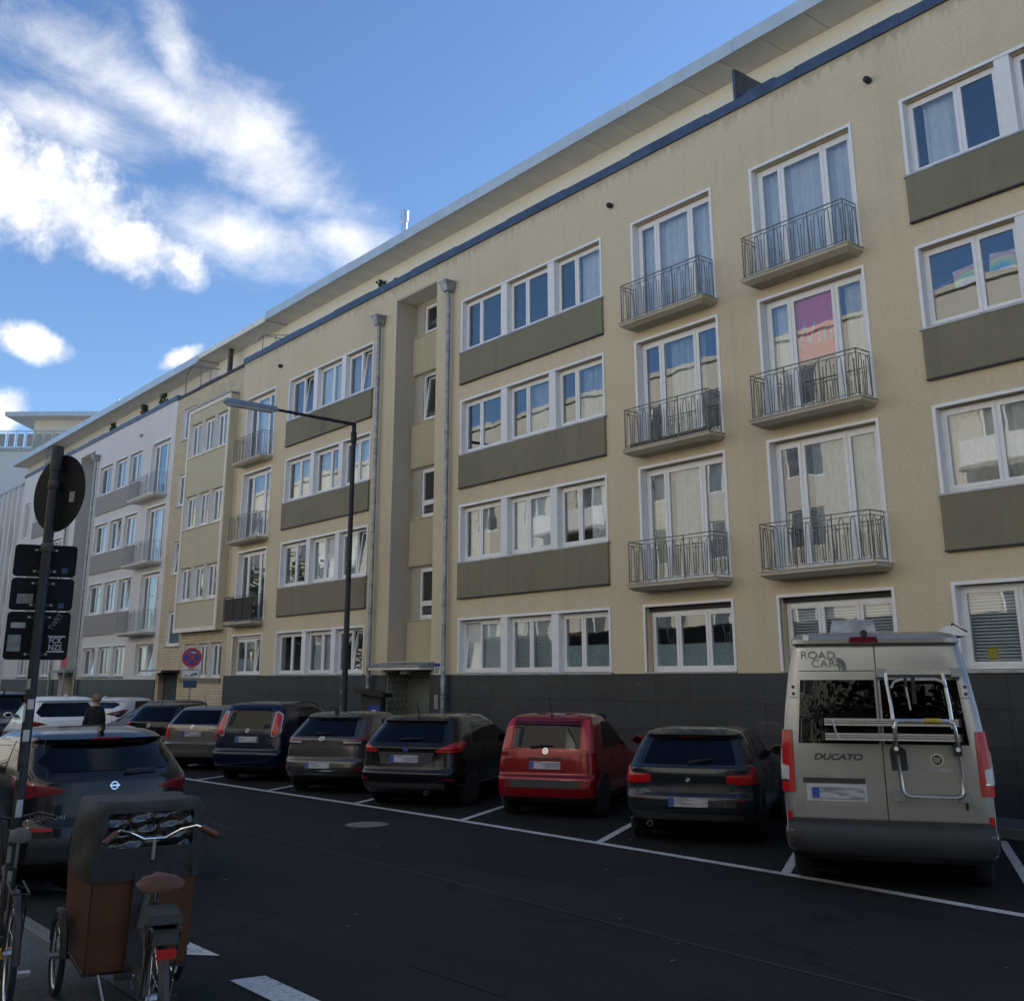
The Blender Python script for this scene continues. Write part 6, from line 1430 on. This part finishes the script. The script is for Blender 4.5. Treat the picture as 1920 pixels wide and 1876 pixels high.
cb('battery', 'black', MB().hexa([(-.075, -.30, .665), (.075, -.30, .665), (.075, .12, .665), (-.075, .12, .665)], [(-.065, -.29, .73), (.065, -.29, .73), (.065, .11, .73), (-.065, .11, .73)]))
cb('rack_bag', 'fabric_black', MB().hexa([(-.10, -.22, .752), (.10, -.22, .752), (.10, .06, .752), (-.10, .06, .752)], [(-.085, -.20, .80), (.085, -.20, .80), (.085, .05, .81), (-.085, .05, .81)]))
cb('rear_light', 'red_lens', MB().hexa([(-.05, -.36, .605), (.05, -.36, .605), (.05, -.33, .605), (-.05, -.33, .605)], [(-.055, -.365, .645), (.055, -.365, .645), (.05, -.33, .65), (-.05, -.33, .65)]))
cb('mudguard_stay', 'chrome', MB().tube([(.045, -.345, .50), (.06, -.16, .34), (.06, 0, .33)], .0045, 4).tube([(-.045, -.345, .50), (-.06, -.16, .34), (-.06, 0, .33)], .0045, 4))
hbz = 1.06; hx = BXo+.03
cb('handlebar', 'chrome', MB().tube([(hx-.33, .78, hbz+.035), (hx-.25, .86, hbz+.065), (hx-.17, .95, hbz+.04), (hx-.07, .97, hbz-.01), (hx+.07, .97, hbz-.01), (hx+.17, .95, hbz+.04), (hx+.25, .86, hbz+.065), (hx+.33, .78, hbz+.035)], .0115, 8), 60)
cb('stem', 'alu', MB().tube([(hx, .97, hbz-.01), (hx, .98, hbz-.14)], .015, 8))
for sg in (-1, 1): cb('grip', 'leather', MB().tube([(hx+sg*.275, .835, hbz+.055), (hx+sg*.35, .74, hbz+.015), (hx+sg*.36, .725, hbz+.01)], [.018, .020, .012], 8))
for sg in (-1, 1): cb('brake_lever', 'black', MB().tube([(hx+sg*.22, .90, hbz+.06), (hx+sg*.30, .86, hbz+.02), (hx+sg*.34, .80, hbz-.005)], .008, 5))
cb('brake_cables', 'black', MB().tube([(hx-.22, .90, hbz+.06), (hx-.15, .93, hbz+.16), (hx-.02, .95, hbz+.10), (hx, .97, hbz-.05)], .004, 4).tube([(hx+.22, .90, hbz+.06), (hx+.12, .93, hbz+.17), (hx+.02, .95, hbz+.09), (hx, .97, hbz-.05)], .004, 4))
cb('cranks', 'alu', MB().tube([(.08, .38, .30), (.10, .50, .20)], .011, 5).tube([(-.08, .38, .30), (-.10, .26, .40)], .011, 5))
for (x, y, z) in ((.15, .50, .20), (-.15, .26, .40)): cb('pedal', 'black', MB().box(x-.05, x+.05, y-.04, y+.04, z-.012, z+.012))
cb('kickstand', 'alu', MB().tube([(-.22, 1.05, .24), (-.17, .98, .06), (-.13, .95, .0)], .010, 6))
cb('chain_case', 'black', MB().prism([(-.02, .30), (.02, .40), (.36, .37), (.46, .30), (.36, .22), (.02, .26)], 'x', .045, .06))
BK = thing('city_bike', 'dark city bicycle with worn grey saddle left of the cargo bike', 'bicycle', (-8.08, 2.20, .06), R(80))
def bk(nm, mat, mb, sm=40): return mb.build(nm, mat, BK, sm)
wheel_bike(BK, (0, 0, .34), .325, 0, 'rear_wheel'); wheel_bike(BK, (0, 1.08, .34), .325, 0, 'front_wheel')
bk('frame', 'trim', MB().tube([(0, 0, .34), (0, .44, .28), (0, .95, .78), (0, 1.0, .62), (0, 1.08, .34)], .018, 8).tube([(0, .44, .28), (0, .30, .82)], .016, 8).tube([(0, .34, .66), (0, .94, .80)], .016, 8).tube([(.04, 0, .34), (.02, .33, .70)], .009, 6).tube([(-.04, 0, .34), (-.02, .33, .70)], .009, 6))
bk('seat_post', 'alu', MB().tube([(0, .31, .78), (0, .28, .98)], .013, 8)); saddle(BK, (0, .27, 1.02), 'saddle_grey', .14, .24)
bk('handlebar', 'black', MB().tube([(-.28, .82, 1.08), (-.18, .92, 1.10), (0, .95, 1.06), (.18, .92, 1.10), (.28, .82, 1.08)], .011, 8).tube([(0, .95, 1.06), (0, .95, .78)], .013, 8), 60)
for sg in (-1, 1): bk('mudguard', 'trim', MB().tube([(0, (0 if sg < 0 else 1.08)+.36*math.cos(R(a)), .34+.36*math.sin(R(a))) for a in range(15, 190, 15)], .027, 6))
bk('rear_rack', 'trim', MB().tube([(-.05, .22, .74), (-.05, -.28, .74), (.05, -.28, .74), (.05, .22, .74)], .008, 5).tube([(.05, -.2, .74), (.05, 0, .34)], .007, 5).tube([(-.05, -.2, .74), (-.05, 0, .34)], .007, 5))
bk('cranks', 'alu', MB().tube([(.07, .44, .28), (.09, .36, .13)], .010, 5).tube([(-.07, .44, .28), (-.09, .52, .43)], .010, 5)); bk('pedal', 'alu', MB().box(.07, .17, .32, .40, .115, .14))
bk('pedal', 'alu', MB().box(-.17, -.07, .48, .56, .42, .445))
bk('yellow_lock', 'yellow', MB().box(-.06, .06, .05, .09, .30, .36))
bk('wire_lock', 'zinc', MB().tube([(-.1, -.3, .05), (-.14, -.2, .3), (-.1, .0, .45), (-.02, .2, .4)], .007, 5))

# ------------------------------------------------------------------ person walking on the road
def person(name, label, loc, rz):
    v = [(0, 0, .93), (0, .0, 1.12), (0, .01, 1.32), (0, 0, 1.45), (0, .0, 1.52), (0, .015, 1.60), (0, .015, 1.70), (.17, .0, 1.40), (.23, -.02, 1.14), (.24, .05, .90), (.25, .07, .82), (-.17, .0, 1.40), (-.23, .02, 1.14), (-.23, .10, .92), (-.24, .13, .84), (.09, 0, .86), (.10, .08, .50), (.10, .02, .09), (.10, .13, .03), (-.09, 0, .86), (-.10, -.05, .50), (-.10, -.22, .10), (-.10, -.12, .03)]
    rads = [.15, .14, .165, .10, .055, .085, .075, .065, .05, .038, .03, .065, .05, .038, .03, .10, .07, .05, .045, .10, .07, .05, .045]
    e = [(0, 1), (1, 2), (2, 3), (3, 4), (4, 5), (5, 6), (3, 7), (7, 8), (8, 9), (9, 10), (3, 11), (11, 12), (12, 13), (13, 14), (0, 15), (15, 16), (16, 17), (17, 18), (0, 19), (19, 20), (20, 21), (21, 22)]
    me = bpy.data.meshes.new('b'); me.from_pydata(v, e, []); o = bpy.data.objects.new('b', me); C.objects.link(o)
    md = o.modifiers.new('s', 'SKIN'); md.use_smooth_shade = True
    for i, sv in enumerate(me.skin_vertices[0].data): sv.radius = (rads[i], rads[i]); sv.use_root = (i == 0)
    o.modifiers.new('d', 'SUBSURF').levels = 2
    dg = bpy.context.evaluated_depsgraph_get(); me2 = bpy.data.meshes.new_from_object(o.evaluated_get(dg)); bpy.data.objects.remove(o)
    t = thing(name, label, 'person', loc, rz)
    b = bpy.data.objects.new('body', me2); C.objects.link(b); b.parent = t; me2.materials.clear(); me2.materials.append(MT['skin']); me2.materials.append(MT['coat'])
    for p in me2.polygons:
        c = p.center; p.material_index = 0 if (c.z > 1.49 or (c.z < .885 and abs(c.x) > .19)) else 1; p.use_smooth = True
    m = MB(); prof = []
    for i in range(8): a = R(-35+125*i/7); prof.append((.108*math.cos(a), 1.665+.118*math.sin(a)))
    m.lathe(prof, 16, c=(0, -.01, 0), caps=False); m.v = [(x, y-.012, z) for x, y, z in m.v if True]
    m.build('hair', 'hair', t, 60)
    cm = MB().lathe([(.20, .62), (.20, .95), (.185, 1.15), (.205, 1.33), (.16, 1.43), (.075, 1.50), (.07, 1.48)], 16, caps=False); cm.v = [(x, y*.72, z) for x, y, z in cm.v]; cm.build('coat', 'coat', t, 60)
    return t
person('person', 'person in a black coat with light brown hair walking past the white car', (-27.0, 8.68, 0), R(100))

# ------------------------------------------------------------------ small stuff on the road
m = MB()
for i in range(130):
    if i < 85: x = -3-random.random()*34; y = edge_y(x)+random.random()*4.2
    else: x = -4-random.random()*26; y = 3.2+random.random()*6.6
    s_ = .015+random.random()*.03; a = random.random()*6.28; z = .0125
    d1 = Vector((math.cos(a)*s_, math.sin(a)*s_, 0)); d2 = Vector((-math.sin(a)*s_*.55, math.cos(a)*s_*.55, .006)); c = Vector((x, y, z)); m.quad(c-d1, c-d2+Vector((0, 0, .008)), c+d1, c+d2)
MT['dry_leaf'] = plain('dry_leaf', (0.10, 0.075, 0.04), .8, var=.6, nscale=3)
lf = m.build('fallen_leaves', 'dry_leaf', None, recalc=False); lf['kind'] = 'stuff'; lf['label'] = 'scattered dry leaves lying on the road and under the parked cars'; lf['category'] = 'leaves'
MT['seam'] = asphalt('bitumen_seam', (0.040, 0.041, 0.043), .3, False)
MT['patch'] = asphalt('repair_patch', (0.017, 0.0175, 0.0185), .3, False)
m = MB()
pts = [(-30, 7.25), (-22, 7.30), (-16, 7.22), (-11, 7.28), (-7, 7.2), (-2, 7.24), (6, 7.2)]
for a, b in zip(pts, pts[1:]): m.quad((a[0], a[1]-.022, .004), (b[0], b[1]-.022, .004), (b[0], b[1]+.022, .004), (a[0], a[1]+.022, .004))
m.build('asphalt_seam', 'seam', road)
sheet('repair_patch', [(-13.2, 8.0), (-9.4, 8.1), (-9.3, 9.5), (-13.3, 9.4)], .0035, 'patch', road)
sheet('repair_patch', [(-7.6, 5.0), (-5.0, 5.1), (-4.8, 6.4), (-7.5, 6.3)], .0035, 'patch', road)
